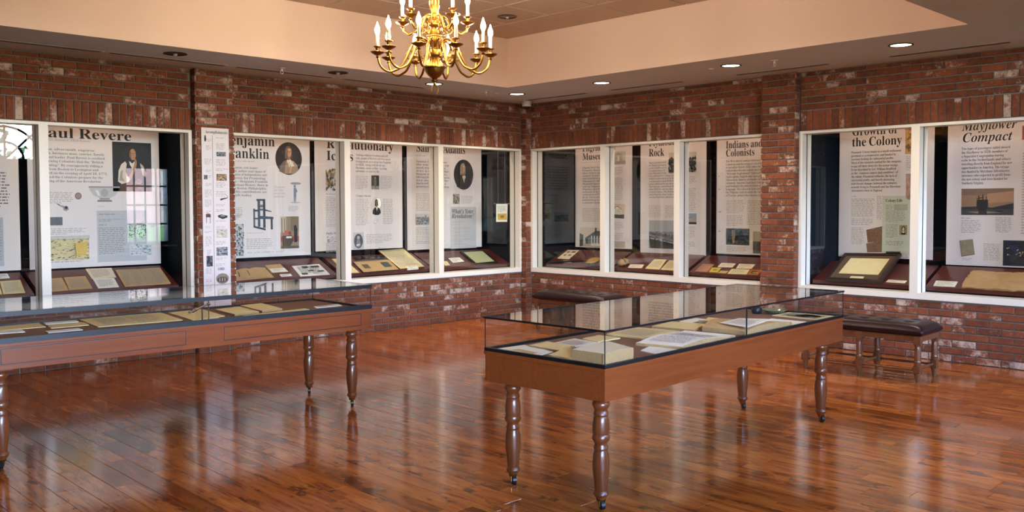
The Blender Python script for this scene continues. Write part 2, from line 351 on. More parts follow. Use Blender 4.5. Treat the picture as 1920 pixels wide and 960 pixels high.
frame_group('window_2', 'L', -4.153, -CP+0.003, [(ux(646)+ux(657))/2-0.004, (ux(821)+ux(832))/2-0.004])
frame_group('window_3', 'R', CP-0.003, 3.496, [(uy(1126)+uy(1134.5))/2+0.004, (uy(1265)+uy(1273))/2+0.006])
frame_group('window_4', 'R', 3.881, 6.555, [(uy(1711)+uy(1720.5))/2, (uy(1711)+uy(1720.5))/2+1.2])

# ------------------------------------------------------------------ ceiling: soffit, tray fascia, tiles
sof = [(XW, TY1, 0.9, BK, ), (TX1, TY0, 0.9, TY1), (XW, -7.3, 0.9, TY0), (XW, TY0, TX0, TY1)]
for i, q in enumerate(((XW, TY1, BK, BK), (TX1, TY0, BK, TY1), (XW, -7.3, BK, TY0), (XW, TY0, TX0, TY1))):
    box_struct('ceiling_soffit', 'soffit', q[0], q[1], SOF, q[2], q[3], SOF+0.04)
e = bpy.data.objects.new('trim_tray_fascia', None); C.objects.link(e); struct(e)
for q in ((TX0, TY1-0.004, TX1, TY1+0.05), (TX1-0.004, TY0, TX1+0.05, TY1+0.05), (TX0, TY0-0.05, TX1+0.05, TY0+0.004), (TX0-0.05, TY0-0.05, TX0+0.004, TY1+0.05)): MB().box(q[0], q[1], SOF+0.0006, q[2], q[3], TRAY+0.05).build('fascia_panel', 'fascia', e)
cl = box_struct('ceiling', 'tile', TX0-0.05, TY0-0.05, TRAY+0.02, TX1+0.05, TY1+0.05, TRAY+0.08)
tb = MB(); hh = 0.297; b_ = 0.006
tb.add([(sx*hh, sy*hh, 0.02) for sx, sy in ((-1, -1), (1, -1), (1, 1), (-1, 1))]+[(sx*(hh-b_), sy*(hh-b_), 0) for sx, sy in ((-1, -1), (1, -1), (1, 1), (-1, 1))], [[4, 5, 6, 7]]+[[i, (i+1) % 4, 4+(i+1) % 4, 4+i] for i in range(4)])
tm = tb.mesh('tile', 'tile')
nx, ny = 11, 9
for i in range(nx):
    for j in range(ny):
        x1, y1 = TX1-i*0.6, TY1-j*0.6; wx, wy = min(0.6, x1-TX0), min(0.6, y1-TY0)
        if wx > 0.03 and wy > 0.03: inst('tile', tm, cl, (x1-wx/2, y1-wy/2, TRAY), (wx/0.6, wy/0.6, 1))
box_struct('ceiling_lobby', 'soffit', XW, YB, 3.4, BK, -7.3, 3.45); box_struct('trim_lobby_fascia', 'fascia', XW, -7.33, SOF, BK, -7.3, 3.42)

# ------------------------------------------------------------------ the walls behind the camera with their windows
holes = sorted([q for q in WINS]+[(cx-r, cx+r, z, z+r+0.02) for cx, z, r in FANS])
wb = MB(); x = XW
for x0, x1, z0, z1 in holes:
    wb.box(x, YB-0.25, 0, x0, YB, 3.4); wb.box(x0, YB-0.25, 0, x1, YB, z0); wb.box(x0, YB-0.25, z1, x1, YB, 3.4); x = x1
wb.box(x, YB-0.25, 0, 0.12, YB, 3.4); struct(wb.build('wall_back', 'wallpaint'))
box_struct('wall_side', 'wallpaint', XW-0.2, YB, 0, XW, BK, 3.4); box_struct('wall_right_header', 'wallpaint', 0, YB, SOF, 0.12, -7.3, 3.4)
for i, (x0, x1, z0, z1) in enumerate(WINS):
    e = bpy.data.objects.new('window_%d' % (5+i), None); C.objects.link(e); struct(e)
    m = MB()
    for q in ((x0-0.05, z0-0.05, x0+0.03, z1+0.05), (x1-0.03, z0-0.05, x1+0.05, z1+0.05), (x0, z0-0.05, x1, z0+0.03), (x0, z1-0.03, x1, z1+0.05)): m.box(q[0], YB-0.15, q[1], q[2], YB+0.03, q[3])
    m.build('frame', 'doorpaint', e); MB().box(x0-0.1, YB-0.05, z0-0.08, x1+0.1, YB+0.16, z0-0.05).build('sill', 'frame', e)
    m = MB()
    for k in (1, 2, 3): xx = x0+(x1-x0)*k/4; zz = z0+(z1-z0)*k/4; m.box(xx-0.016, YB-0.1, z0, xx+0.016, YB-0.07, z1); m.box(x0, YB-0.1, zz-0.016, x1, YB-0.07, zz+0.016)
    m.build('muntin', 'doorpaint', e); MB().box(x0, YB-0.088, z0, x1, YB-0.084, z1).build('pane', 'glass', e)
for i, (cx, z, r) in enumerate(FANS):
    e = bpy.data.objects.new('window_%d' % (8+i), None); C.objects.link(e); struct(e); m = MB()
    for rr in (r*0.95, r*0.5): m.tube([(cx+rr*math.cos(a), YB-0.1, z+rr*math.sin(a)) for a in [PI*k/24 for k in range(25)]], 0.026, 6)
    for a in (PI/4, PI/2, 3*PI/4): m.tube([(cx, YB-0.1, z), (cx+r*1.35*math.cos(a)*(0.74 if a == PI/2 else 1), YB-0.1, z+r*math.sin(a)*(1.0 if a == PI/2 else 1.35))], 0.026, 6)
    m.box(cx-r, YB-0.12, z-0.03, cx+r, YB-0.06, z+0.012); m.build('muntin', 'doorpaint', e)
    MB().box(cx-r, YB-0.09, z, cx+r, YB-0.085, z+r+0.02).build('pane', 'glass', e)
    d = bpy.data.objects.new('door_%d' % (1+i), None); C.objects.link(d); struct(d)
    for s in (-1, 1):
        MB().box(cx+s*0.005, YB, 0.01, cx+s*(r-0.02), YB+0.045, 2.15).build('door_leaf', 'doorpaint', d)
        MB().box(cx+s*0.05, YB+0.045, 1.0, cx+s*0.075, YB+0.09, 1.18).build('handle', 'brass', d)
struct(MB().box(-60, -80, -0.4, 40, YB-0.26, -0.2).build('ground', 'grass'))
box_struct('roof_light_block', 'soffit', XW-0.3, YB-0.3, 3.5, BK+0.3, BK+0.3, 3.7); box_struct('wall_light_block_left', 'farbrick', XW-0.3, BK+0.11, -0.2, BK+0.3, BK+0.3, 3.5); box_struct('wall_light_block_right', 'farbrick', BK+0.11, YB-0.3, -0.2, BK+0.3, BK+0.1, 3.5)  # unseen slab and outer walls, added to stop sun and sky leaking in
g = MB()
for k in range(900):
    px_, pz = random.uniform(-9, 5), random.uniform(-0.1, 0.95); py_ = -13.9+random.uniform(-0.25, 0.25); s = 0.09
    a = Vector((random.gauss(0, 1), random.gauss(0, 1), random.gauss(0, 1))).normalized()*s; b = a.orthogonal().normalized()*s; P = Vector((px_, py_, pz)); g.poly([P-a, P-b, P+a, P+b])
g.box(-9, -14.2, -0.2, 5, -13.75, 0.88)
tag(g.build('hedge', 'hedge', recalc=False), 'clipped green hedge outside mirrored low in the display glass', 'hedge')
nb = thing('neighbour_house', 'pale brick house outside mirrored in the display glass', 'house', (13.1, -24.0, -0.2))
MB().box(-9, -3, 0, 9, 0, 7).build('wall', 'farbrick', nb)
for k in range(-3, 4):
    f = MB().box(k*2.4-0.55, -0.02, 0.9, k*2.4+0.55, 0.05, 2.9).build('window', 'frame', nb); MB().box(k*2.4-0.42, 0.05, 1.03, k*2.4+0.42, 0.06, 2.77).build('pane', 'doorpaint', f)
lp = thing('lantern_post', 'white lantern on a post outside mirrored in the display glass', 'lantern', (-0.55, -12.6, -0.2))
MB().lathe([(0.05, 0), (0.04, 1.6), (0.03, 1.75), (0.09, 1.85), (0.12, 1.9)], 12).build('post', 'frame', lp, 40)
MB().lathe([(0.10, 1.9), (0.17, 2.3)], 6).build('lantern_body', 'white', lp); MB().lathe([(0.20, 2.3), (0.12, 2.42), (0.03, 2.5), (0.02, 2.58)], 12).build('cap', 'doorpaint', lp)
# trees outside
for i, (tx, ty, h) in enumerate(((2.6, -38, 4.6), (-5.0, -44, 4.6), (-13, -26, 7.5))):
    t = thing('garden_tree', ['tall leafy tree outside mirrored behind the arched window bars', 'lower leafy tree outside beside the taller one', 'broad leafy tree outside past the hedge end'][i], 'tree', (tx, ty, -0.2))
    MB().lathe([(0.18, 0), (0.12, h*0.5), (0.05, h*0.8)], 10).build('trunk', 'legwood', t, 40); m = MB()
    for k in range(700):
        P = Vector((random.gauss(0, 1.1), random.gauss(0, 1.1), h*0.62+random.gauss(0, h*0.16))); a = Vector((random.gauss(0, 1), random.gauss(0, 1), random.gauss(0, 1))).normalized()*0.17; b = a.orthogonal().normalized()*0.17
        m.poly([P-a, P-b, P+a, P+b])
    m.build('foliage', 'hedge', t, recalc=False)

# ------------------------------------------------------------------ printed banners
class Surf:
    def __init__(s, side, depth):
        s.side = side; s.n = Vector((0, -1, 0)) if side == 'L' else Vector((-1, 0, 0)); s.d = -depth; s.right = Vector((1, 0, 0)) if side == 'L' else Vector((0, -1, 0))
    def at(s, px, py, off=0.0): return hit(px, py, s.n, s.d)+s.n*off
    def u(s, px, py): return s.at(px, py).dot(s.right)
    def mpp(s, px, py): return abs(s.at(px, py+1).z-s.at(px, py).z)
    def pt(s, u, z, off=0.0): return s.right*u + s.n*(s.d+off) + Vector((0, 0, z))
_tc = {}
TS = bpy.data.scenes.new('lettering_bench')
def uni(s, st):
    base, dig = {'b': (0x1D400, 0x1D7CE), 'i': (0x1D468, 0x1D7CE)}[st]; o = ''
    for c in s:
        if 'A' <= c <= 'Z': o += chr(base+ord(c)-65)
        elif 'a' <= c <= 'z': o += chr(base+26+ord(c)-97)
        elif '0' <= c <= '9': o += chr(dig+ord(c)-48)
        else: o += c
    return o
def glyphs(s, st='b'):
    if (s, st) in _tc: return _tc[(s, st)]
    cu = bpy.data.curves.new('lettering', 'FONT'); cu.body = uni(s, st); cu.resolution_u = 2; cu.space_word = 0.8
    o = bpy.data.objects.new('lettering', cu); TS.collection.objects.link(o); vl = TS.view_layers[0]; vl.update()
    me = bpy.data.meshes.new_from_object(o.evaluated_get(vl.depsgraph))
    r = ([v.co.copy() for v in me.vertices], [list(p.vertices) for p in me.polygons]); bpy.data.objects.remove(o); bpy.data.curves.remove(cu); bpy.data.meshes.remove(me)
    _tc[(s, st)] = r; return r
def text_into(m, sf, s, px0, py, cap, px1=None, st='b', off=0.0012):
    vs, fs = glyphs(s, st); mp = sf.mpp(px0, py); sy = cap*mp/0.68; u0 = sf.u(px0, py); z0 = sf.at(px0, py).z; wd = max(v.x for v in vs)
    sx = (sf.u(px1, py)-u0)/wd if px1 else sy*0.92
    m.add([sf.pt(u0+v.x*sx, z0+v.y*sy, off) for v in vs], fs)
def lettering(par, sf, items, mat, name='lettering'):
    for grp in ([[it] for it in items] if name in ('quotation', 'subheading') else [items]):
        m = MB()
        for it in grp: text_into(m, sf, *it)
        m.build(name, mat, par, recalc=False, org=par.location, loc=(0, 0, 0))
def dashes(par, sf, blocks, mat='inkpale', name='text_block', off=0.001):
    r = random.Random(len(blocks)*13+int(blocks[0][0]))
    for (x0, y0, x1, y1, n) in blocks:                    # one paragraph, one part
        m = MB(); ua, ub = sf.u(x0, (y0+y1)/2), sf.u(x1, (y0+y1)/2); zt, zb = sf.at(x0, y0).z, sf.at(x0, y1).z; p = (zt-zb)/max(1, n)
        for k in range(n):
            u = ua; end = ub-(ub-ua)*(r.uniform(0.0, 0.12) if k < n-1 else r.uniform(0.1, 0.5)); z = zt-(k+0.5)*p
            while u < end-0.004:
                wl = r.uniform(0.012, 0.05); e2 = min(u+wl, end); h = p*0.21
                m.poly([sf.pt(u, z-h, off), sf.pt(e2, z-h, off), sf.pt(e2, z+h, off), sf.pt(u, z+h, off)]); u = e2+0.009
        m.build(name, mat, par, recalc=False, org=par.location, loc=(0, 0, 0))
def EL(cx, cy, rx, ry, n=20, a0=0.0, a1=2*PI): return [(cx+rx*math.cos(a0+(a1-a0)*k/n), cy+ry*math.sin(a0+(a1-a0)*k/n)) for k in range(n)]
def RC(x0, y0, x1, y1): return [(x0, y0), (x1, y0), (x1, y1), (x0, y1)]
def picture(par, sf, box, shapes, name='picture', off=0.0012):
    # shapes in unit coordinates (u right, v down); box: two corners or four corners in picture pixels
    if len(box) == 4 and not isinstance(box[0], tuple): q = [(box[0], box[1]), (box[2], box[1]), (box[2], box[3]), (box[0], box[3])]
    else: q = box
    if q[0][1] == q[1][1]:                       # axis-aligned on the sheet
        u0, u1 = sf.u(*q[0]), sf.u(*q[2]); z0, z1 = sf.at(*q[0]).z, sf.at(q[0][0], q[2][1]).z
        f = lambda a, b, o: sf.pt(u0+(u1-u0)*a, z0+(z1-z0)*b, o)
    else:
        P = [sf.at(*k) for k in q]; f = lambda a, b, o: (P[0]*(1-a)*(1-b)+P[1]*a*(1-b)+P[2]*a*b+P[3]*(1-a)*b)+sf.n*o
    m = MB()
    for k, (pts, col) in enumerate(shapes): m.poly([f(a, b, off+0.00012*k) for a, b in pts], lin(col))
    return m.build(name, 'print', par, recalc=False, org=par.location, loc=(0, 0, 0))
def speckle(bg, cols, n, seed, box=(0, 0, 1, 1), s=(0.02, 0.07), asp=1.0):
    r = random.Random(seed); out = [(RC(0, 0, 1, 1), bg)] if bg else []
    for k in range(n):
        x, y = r.uniform(box[0], box[2]), r.uniform(box[1], box[3]); a, b = r.uniform(*s), r.uniform(*s)*asp
        x0, x1, y0, y1 = max(0, x-a), min(1, x+a), max(0, y-b), min(1, y+b)
        out.append(([(x0, (y0+y1)/2), ((x0+x1)/2, y0), (x1, (y0+y1)/2), ((x0+x1)/2, y1)], r.choice(cols)))
    return out
def bust(bg, coat, shirt, skin, hair, oval=True, lean=0.0):
    mulc = lambda c, k: '%02x%02x%02x' % tuple(min(255, int(int(c[i:i+2], 16)*k)) for i in (0, 2, 4))
    o = [(EL(.5, .5, .5, .5, 32) if oval else RC(0, 0, 1, 1), bg), (EL(.62, .34, .26, .28), mulc(bg, 1.35))]
    body = [(.14, .9), (.17, .72), (.30, .59), (.44, .54), (.58, .54), (.70, .59), (.82, .70), (.86, .86), (.68, .965), (.34, .965)] if oval else [(.1, 1), (.14, .7), (.3, .55), (.5, .5), (.7, .55), (.86, .72), (.9, 1)]
    x = lean
    o += [(body, coat), ([(.14, .9), (.17, .72), (.30, .59), (.40, .56), (.36, .75), (.34, .965)], mulc(coat, .72)), ([(.62, .57), (.70, .59), (.60, .80), (.56, .95), (.53, .95), (.56, .76)], mulc(coat, 1.25)),
          (EL(.49+x, .30, .135, .185), hair), ([(.37+x, .3), (.42+x, .28), (.43+x, .5), (.37+x, .52), (.345+x, .42)], hair), ([(.57+x, .3), (.62+x, .3), (.64+x, .46), (.59+x, .5)], mulc(hair, .8)),
          ([(.455, .44), (.555, .44), (.58, .56), (.44, .56)], mulc(skin, .72)), (EL(.51+x, .315, .088, .135), skin), ([(.44+x, .24), (.47+x, .22), (.475+x, .40), (.49+x, .445), (.455+x, .42), (.425+x, .34)], mulc(skin, .70)), (EL(.535+x, .225, .05, .03, 12), mulc(skin, 1.12)),
          ([(.435, .535), (.5, .555), (.565, .53), (.60, .57), (.55, .66), (.52, .78), (.485, .68), (.44, .60)], shirt), ([(.49, .58), (.52, .57), (.525, .70), (.505, .74)], mulc(shirt, .75)),
          (EL(.478+x, .298, .017, .010, 8), mulc(hair, .5)), (EL(.55+x, .298, .017, .010, 8), mulc(hair, .5)), (RC(.458+x, .275, .5+x, .282), mulc(hair, .6)), (RC(.53+x, .275, .572+x, .282), mulc(hair, .6)), ([(.512+x, .30), (.532+x, .355), (.505+x, .362)], mulc(skin, .66)), (RC(.492+x, .388, .54+x, .397), '7a4238')]
    return o
BANNERS = {}
def banner(key, side, x0, x1, ybot, label, ztop=2.30):
    sf = Surf(side, BAN); ua, ub = sf.u(x0, 400), sf.u(x1, 400); zb = sf.at((x0+x1)/2, ybot).z
    t = thing('banner', label, 'banner', sf.pt((ua+ub)/2, zb), 0, 'tall printed banners behind the display glass')
    c = [sf.pt(u, z, o) for o in (0.0, -0.004) for u, z in ((ua, zb), (ub, zb), (ub, ztop), (ua, ztop))]
    m = MB(); m.add(c, [[0, 1, 2, 3], [7, 6, 5, 4], [0, 4, 5, 1], [1, 5, 6, 2], [2, 6, 7, 3], [3, 7, 4, 0]]); m.build('panel', 'banner', t, org=t.location, loc=(0, 0, 0))
    BANNERS[key] = (t, sf); return t, sf
def lines(start, y0, pitch, cap, rows): return [(s, start, y0+i*pitch, cap*0.88, e) for i, (s, e) in enumerate(rows)]

t, sf = banner('A0', 'L', -70, 36.8, 509, 'white banner partly out of view with a grey text box beside the arched reflection')
picture(t, sf, (-20, 408, 8, 500), [(RC(0, 0, 1, 1), 'a9aab0')], 'text_panel', 0.0008); dashes(t, sf, [(-18, 412, 4, 495, 16)], 'inkpale')
dashes(t, sf, [(-50, 320, 18, 390, 12)], 'inkgrey')

t, sf = banner('A1', 'L', 53.5, 300, 500, 'white banner with a seated thinking man in shirtsleeves and a silver bowl')
lettering(t, sf, [('Paul Revere', 66, 256, 19, 246)], 'ink', 'title')
lettering(t, sf, [('1735 Boston-d. 1818 Boston', 84, 263, 4.2, 168, 'i')], 'inkfaint', 'subtitle')
lettering(t, sf, lines(70, 280.5, 7.55, 5.0, [('artisan, silversmith, engraver,', 179), ('dentist, business man, courier, family', 195.5), ('man, and leader, Paul Revere is credited', 196), ('for warning Colonists that the “British', 194), ('are coming!” By courageously riding a', 192.5), ('horse from Boston to Lexington and', 184.6), ('Concord on the evening of April 18, 1775,', 201.5), ('he helped the Colonists prepare for the', 193), ('beginning of the American Revolution.', 190)]), 'inkgrey', 'body_text')
dashes(t, sf, [(80, 359, 139, 382, 7), (80, 428, 164, 441, 4), (183, 386, 205, 388, 1), (90, 490, 166, 494, 1)], 'inkfaint')
picture(t, sf, (210, 265.4, 284.7, 358.7), [(RC(0, 0, 1, 1), '12151a'), (EL(.62, .3, .36, .3), '1b2026'), ([(.16, .84), (.22, .50), (.34, .40), (.46, .38), (.60, .38), (.74, .44), (.86, .62), (.88, .9), (.6, .95)], '18202c'), ([(.13, .80), (.15, .58), (.22, .45), (.32, .39), (.36, .44), (.33, .58), (.36, .68), (.45, .74), (.40, .82), (.24, .86)], 'cfc6ba'), ([(.16, .78), (.20, .60), (.26, .56), (.24, .70), (.30, .80)], '9c948a'), ([(.70, .42), (.78, .47), (.86, .62), (.84, .70), (.76, .66)], 'bdb4a8'),
  ([(.42, .38), (.50, .43), (.58, .37), (.60, .44), (.52, .56), (.44, .46)], 'd4cabd'), (EL(.50, .20, .115, .12), '20150f'), ([(.40, .2), (.43, .2), (.44, .34), (.40, .36)], '1a110c'), (EL(.515, .245, .082, .115), 'a87c5c'), ([(.44, .2), (.475, .18), (.48, .33), (.50, .36), (.46, .34)], '6e4c36'), (RC(.49, .22, .52, .228), '2a1a12'), (RC(.545, .22, .575, .228), '2a1a12'), ([(.535, .23), (.555, .28), (.53, .285)], '7c5840'), (RC(.515, .305, .56, .312), '703c30'),
  ([(.40, .70), (.46, .62), (.53, .50), (.56, .40), (.555, .345), (.59, .335), (.615, .39), (.61, .46), (.57, .56), (.50, .70), (.44, .76)], 'a4785a'), ([(.56, .36), (.575, .35), (.59, .40), (.575, .44)], '7c5840'), ([(.18, .86), (.44, .80), (.62, .82), (.84, .90), (.80, 1), (.18, 1)], '4a2c1a'), (EL(.66, .80, .09, .05), '6c6a68')], 'seated_portrait')
picture(t, sf, (165.8, 349, 225.4, 378.4), [([(.0, .03), (1, .03), (.95, .3), (.85, .58), (.68, .76), (.32, .76), (.15, .58), (.05, .3)], 'b4b5b8'), ([(0, .0), (1, .0), (.99, .1), (.01, .1)], '8e8f94'), (EL(.5, .42, .12, .26), 'a0a1a5'), (RC(.34, .76, .66, .86), '8c8d90'), ([(.28, .88), (.72, .88), (.74, 1), (.26, 1)], '76777b'), ([(.2, .25), (.3, .25), (.36, .6), (.3, .62)], 'd6d6d8')], 'bowl_picture')
picture(t, sf, (140, 361, 153.2, 374), [(EL(.5, .5, .5, .5, 24), '7c6a66'), (EL(.5, .5, .32, .32, 16), '93807a')], 'coin_picture')
picture(t, sf, (106.7, 381, 129, 396), [([(0, .05), (.3, .25), (.5, .3), (.75, .4), (.95, .5), (1, .8), (.8, 1), (.55, .9), (.5, .55), (.25, .4)], '8b8c92'), (EL(.78, .55, .14, .2, 12), '2a2c33'), ([(0, 0), (.25, .2), (.2, .3), (0, .1)], '2a2c33')], 'pistol_picture')
picture(t, sf, (82, 407.4, 117.4, 423), speckle('5b5d66', ['6c6e76', '4c4e58'], 30, 3))
picture(t, sf, (84, 443, 167.7, 489.5), speckle('c9bb8e', ['8f8468', '6d6a60', 'b7a05a', 'dcd0a8', '5f6d68', '3f4448'], 190, 4, s=(.01, .05), asp=.6)+[(RC(0, 0, 1, .13), 'b9b9b4'), ([(.66, .3), (.95, .25), (.9, .8), (.68, .85)], 'c8aa54')], 'map_picture')
picture(t, sf, (181, 395, 275.5, 492), [(RC(0, 0, 1, 1), 'b2b3b9')], 'text_panel', 0.0008); dashes(t, sf, [(185, 400, 234, 404, 1), (185, 410, 234, 416, 2), (185, 420, 208, 424, 1), (185, 426, 236, 478, 15)], 'inkpale')
picture(t, sf, (240.9, 419, 274, 446), speckle('b9bcb8', ['3b4540', '5a6459', '8a9088', '2a312e'], 110, 5, s=(.02, .07)))
picture(t, sf, (243, 458.6, 284.7, 479.7), speckle('c3c6cb', ['4a5460', '8b939c', '2f3944'], 40, 6, s=(.02, .12), asp=.4))

t, sf = banner('B1', 'L', 404, 582, 482, 'white banner with an oval portrait in a fur collar and a wooden printing press')
lettering(t, sf, [('Benjamin', 415, 270, 19.5, 515), ('Franklin', 416, 295, 19.5, 504.5)], 'ink', 'title')
dashes(t, sf, [(441, 300, 497, 303.5, 1), (541, 386, 561, 396, 5), (462, 436, 500, 438.5, 1), (462, 447, 513, 468, 6), (442, 388, 455, 408, 6), (441, 402, 452, 412, 3)], 'inkfaint')
lettering(t, sf, lines(423, 315.4, 6.55, 4.8, [('A statesman, civic leader,', 484), ('scientist, author (and signer of', 498), ('Declaration of Independence and', 499.7), ('the Society for Promoting', 497.5), ('Slavery—Benjamin Franklin', 501.7), ('in American History. Born in', 502.5), ('lived in Boston, Philadelphia,', 499.7), ('Paris. His contributions are', 500), ('still felt today', 472)]), 'inkgrey', 'body_text')
lettering(t, sf, [('Tomorrow', 514, 352, 3.6, 534, 'i'), ('in a day,', 515, 358, 3.6, 532, 'i'), ('cannot, but', 513, 364, 3.6, 534, 'i'), ('dedicates', 514, 370, 3.6, 533, 'i'), ('to an older self', 464, 475.5, 3.6, 534, 'i')], 'inkfaint', 'quotation')
picture(t, sf, (515.7, 265.4, 566.3, 327.4), bust('1d1a1c', '9a8068', 'e0d6c6', 'c08f70', '6a5446')+[([(.5, .52), (.62, .6), (.7, .72), (.6, .74), (.52, .64)], 'd9cfc0')], 'oval_portrait')
picture(t, sf, (544, 341, 565, 381), [(EL(.5, .07, .5, .06, 16), '8a92a0'), (EL(.4, .2, .09, .06, 10), '6c7484'), ([(.3, .27), (.52, .27), (.66, .45), (.55, .5), (.54, .66), (.5, .95), (.44, .95), (.42, .66), (.38, .95), (.3, .95), (.3, .6)], '7a8294'), (RC(.5, .07, .53, .3), '8a92a0'), (EL(.45, .97, .5, .03, 14), 'a6abb6')], 'man_picture')
picture(t, sf, (474.4, 373, 513, 434), [(RC(.16, .0, .6, .06), '3a4654'), (RC(.22, 0, .34, .86), '3a4654'), (RC(.48, .02, .6, .9), '2c3642'), (RC(.3, .3, .5, .36), '4c5a68'), ([(.5, .3), (.9, .38), (.9, .41), (.5, .36)], '2c3642'), ([(.3, .52), (1, .56), (1, .63), (.3, .62)], '3a4654'), (RC(.86, .6, .96, .95), '2c3642'), (RC(0, .3, .09, .86), '4c5a68'), ([(0, .82), (.6, .92), (.6, .98), (0, .88)], '2c3642'), (RC(0, .33, .24, .39), '3a4654'), (RC(0, .58, .24, .63), '3a4654'), (RC(.34, .18, .48, .26), '566474')], 'press_picture')
picture(t, sf, (440, 420, 457.5, 480.5), speckle('b6b7b8', ['3c3f45', '6b6e74', '8a8d92', '1e2026'], 90, 8, s=(.04, .12), asp=.5))
picture(t, sf, (525.6, 406, 560.7, 466.5), [(RC(0, 0, 1, 1), '8c7c68'), (RC(0, 0, .3, .5), 'b8ac98'), (RC(.06, .05, .1, .5), '6a5e50'), (RC(.2, .05, .24, .5), '6a5e50'), (RC(.55, 0, 1, .45), '7a6a56'), (RC(0, .62, 1, .78), '9a3c2c'), ([(.72, .3), (.84, .26), (.92, .4), (.9, .8), (.74, .82)], '262428'), (EL(.3, .5, .1, .07, 12), 'c0503c'), (EL(.5, .52, .09, .06, 12), '8a4434'), ([(.1, .6), (.6, .58), (.7, .74), (.5, .95), (.1, .95)], '4a4038'), (RC(.3, .62, .6, .68), 'd8d0c0'), (RC(0, .92, 1, 1), '5c4c38')], 'meeting_painting')

t, sf = banner('B2', 'L', 591, 754.6, 468, 'white banner with a small oval photograph of a man in a dark suit')
lettering(t, sf, [('Revolutionary', 612, 277.5, 17.5, 737.5), ('Icons', 612, 300, 17.5, 662)], 'ink', 'title')
lettering(t, sf, lines(667, 292, 6.1, 4.4, [('Seeking religious freedom and self', 727), ('rule, people of British and European', 732), ('backgrounds arrived in New England', 733), ('in 1620. Along with them, the', 722), ('Puritans, some settlers seeking', 725), ('adventure or a better life.', 712)]), 'inkgrey', 'body_text')
lettering(t, sf, [('Crispus Attucks', 667, 369, 4, 695), ('Phillis Wheatley', 611.4, 440, 4.2, 645)], 'inkgrey', 'subheading')
dashes(t, sf, [(667, 329, 690.8, 355, 9), (713, 329, 735.5, 355, 9), (667, 372, 692, 423, 16), (718, 372, 738, 421, 15), (687, 439, 735.5, 457, 6), (709, 464, 731, 466.5, 1), (611, 362, 652, 366, 1), (611, 368, 650, 426, 18), (611, 456, 650, 474, 6)], 'inkfaint')
picture(t, sf, (610, 315.5, 640, 357.5), speckle(None, ['8a7844', '5a5030', 'b09a5a', '3a3428', '70604a'], 120, 9, s=(.04, .12)))
picture(t, sf, (696, 328.6, 711, 355), [(RC(0, 0, 1, 1), '3a3a36'), (RC(0, .75, 1, 1), '86867c'), ([(.4, .25), (.6, .25), (.66, .55), (.56, .85), (.44, .85), (.36, .55)], '6e6a60'), (EL(.5, .18, .09, .07, 10), 'a89880')])
picture(t, sf, (695, 369.2, 717, 404.4), bust('c8c4ba', '20242c', 'e8e6e0', '8a6a54', '2a2422'), 'oval_portrait')
picture(t, sf, (699, 411, 710, 421), [(EL(.4, .55, .35, .35, 14), 'b4b8c2'), (EL(.45, .5, .24, .24, 12), 'dcd8d2'), ([(.6, .1), (1, 0), (.9, .5), (.7, .6)], 'c2c6ce')], 'medal_picture')
picture(t, sf, (662, 436, 682, 468.7), [(RC(0, 0, 1, 1), 'b6b8bc'), (EL(.5, .5, .42, .42, 24), '4a4e56'), (EL(.5, .3, .14, .1, 12), 'a8a8a8'), ([(.28, .8), (.34, .45), (.5, .38), (.68, .5), (.74, .78), (.5, .88)], '7c8086'), ([(.3, .7), (.6, .66), (.62, .74), (.32, .78)], 'd6d6d6')], 'writer_picture')
picture(t, sf, (612, 443, 634, 455), speckle(None, ['4e5664', '7a8290'], 30, 10, s=(.05, .2), asp=.4))

t, sf = banner('B3', 'L', 763.7, 903, 466, 'white banner with a dark oval portrait above a grey question panel')
lettering(t, sf, [('Samuel Adams', 780, 284, 16, 872)], 'ink', 'title')
lettering(t, sf, lines(780, 304, 5.9, 4.2, [('Samuel Adams was one', 838), ('the early to rise up', 842), ('and wealthy tax', 836), ('was a man of the', 841), ('began many clubs,', 838), ('though more than', 843), ('any message. The', 841), ('introduced to a', 836), ('patriot as a young', 842)]), 'inkgrey', 'body_text')
picture(t, sf, (844, 388, 893, 466.6), [(RC(0, 0, 1, 1), 'b4b3b8')], 'text_panel', 0.0008)
lettering(t, sf, [('What’s Your', 846.8, 400.3, 8.3, 887.7, 'i'), ('Revolution?', 846.8, 409.3, 8.3, 887.7, 'i')], 'ink', 'question')
dashes(t, sf, [(847, 414, 885, 418, 1), (847, 420, 862, 423, 1), (780, 290, 812, 293, 1), (849, 426, 886, 431, 2), (849, 434, 885, 437, 1), (849, 440, 880, 445, 2), (849, 448, 884, 454, 2), (849, 457, 886, 460, 1), (864, 367, 887.7, 382, 6), (780, 362, 832, 396, 11), (780, 426, 836, 458, 10)], 'inkfaint')
picture(t, sf, (850.5, 298.4, 887.5, 355.6), bust('12161c', '1c1f26', 'c8beb0', 'b48c74', '8c8478', lean=-.03), 'oval_portrait')
picture(t, sf, (849, 363.8, 861.6, 382.5), speckle('8a8478', ['5a564e', 'a8a294', '3c3a36'], 50, 12, s=(.06, .16)))
picture(t, sf, (779, 401, 815, 421.8), speckle('9a9da2', ['4a4e56', '6c7078', 'c4c6ca', '34383e'], 90, 13, s=(.02, .07))+[(RC(.0, 0, 1, .3), 'b4b7bc'), (RC(.3, .3, .7, .6), '7c8088'), (RC(.46, .15, .54, .3), '6c7078')])

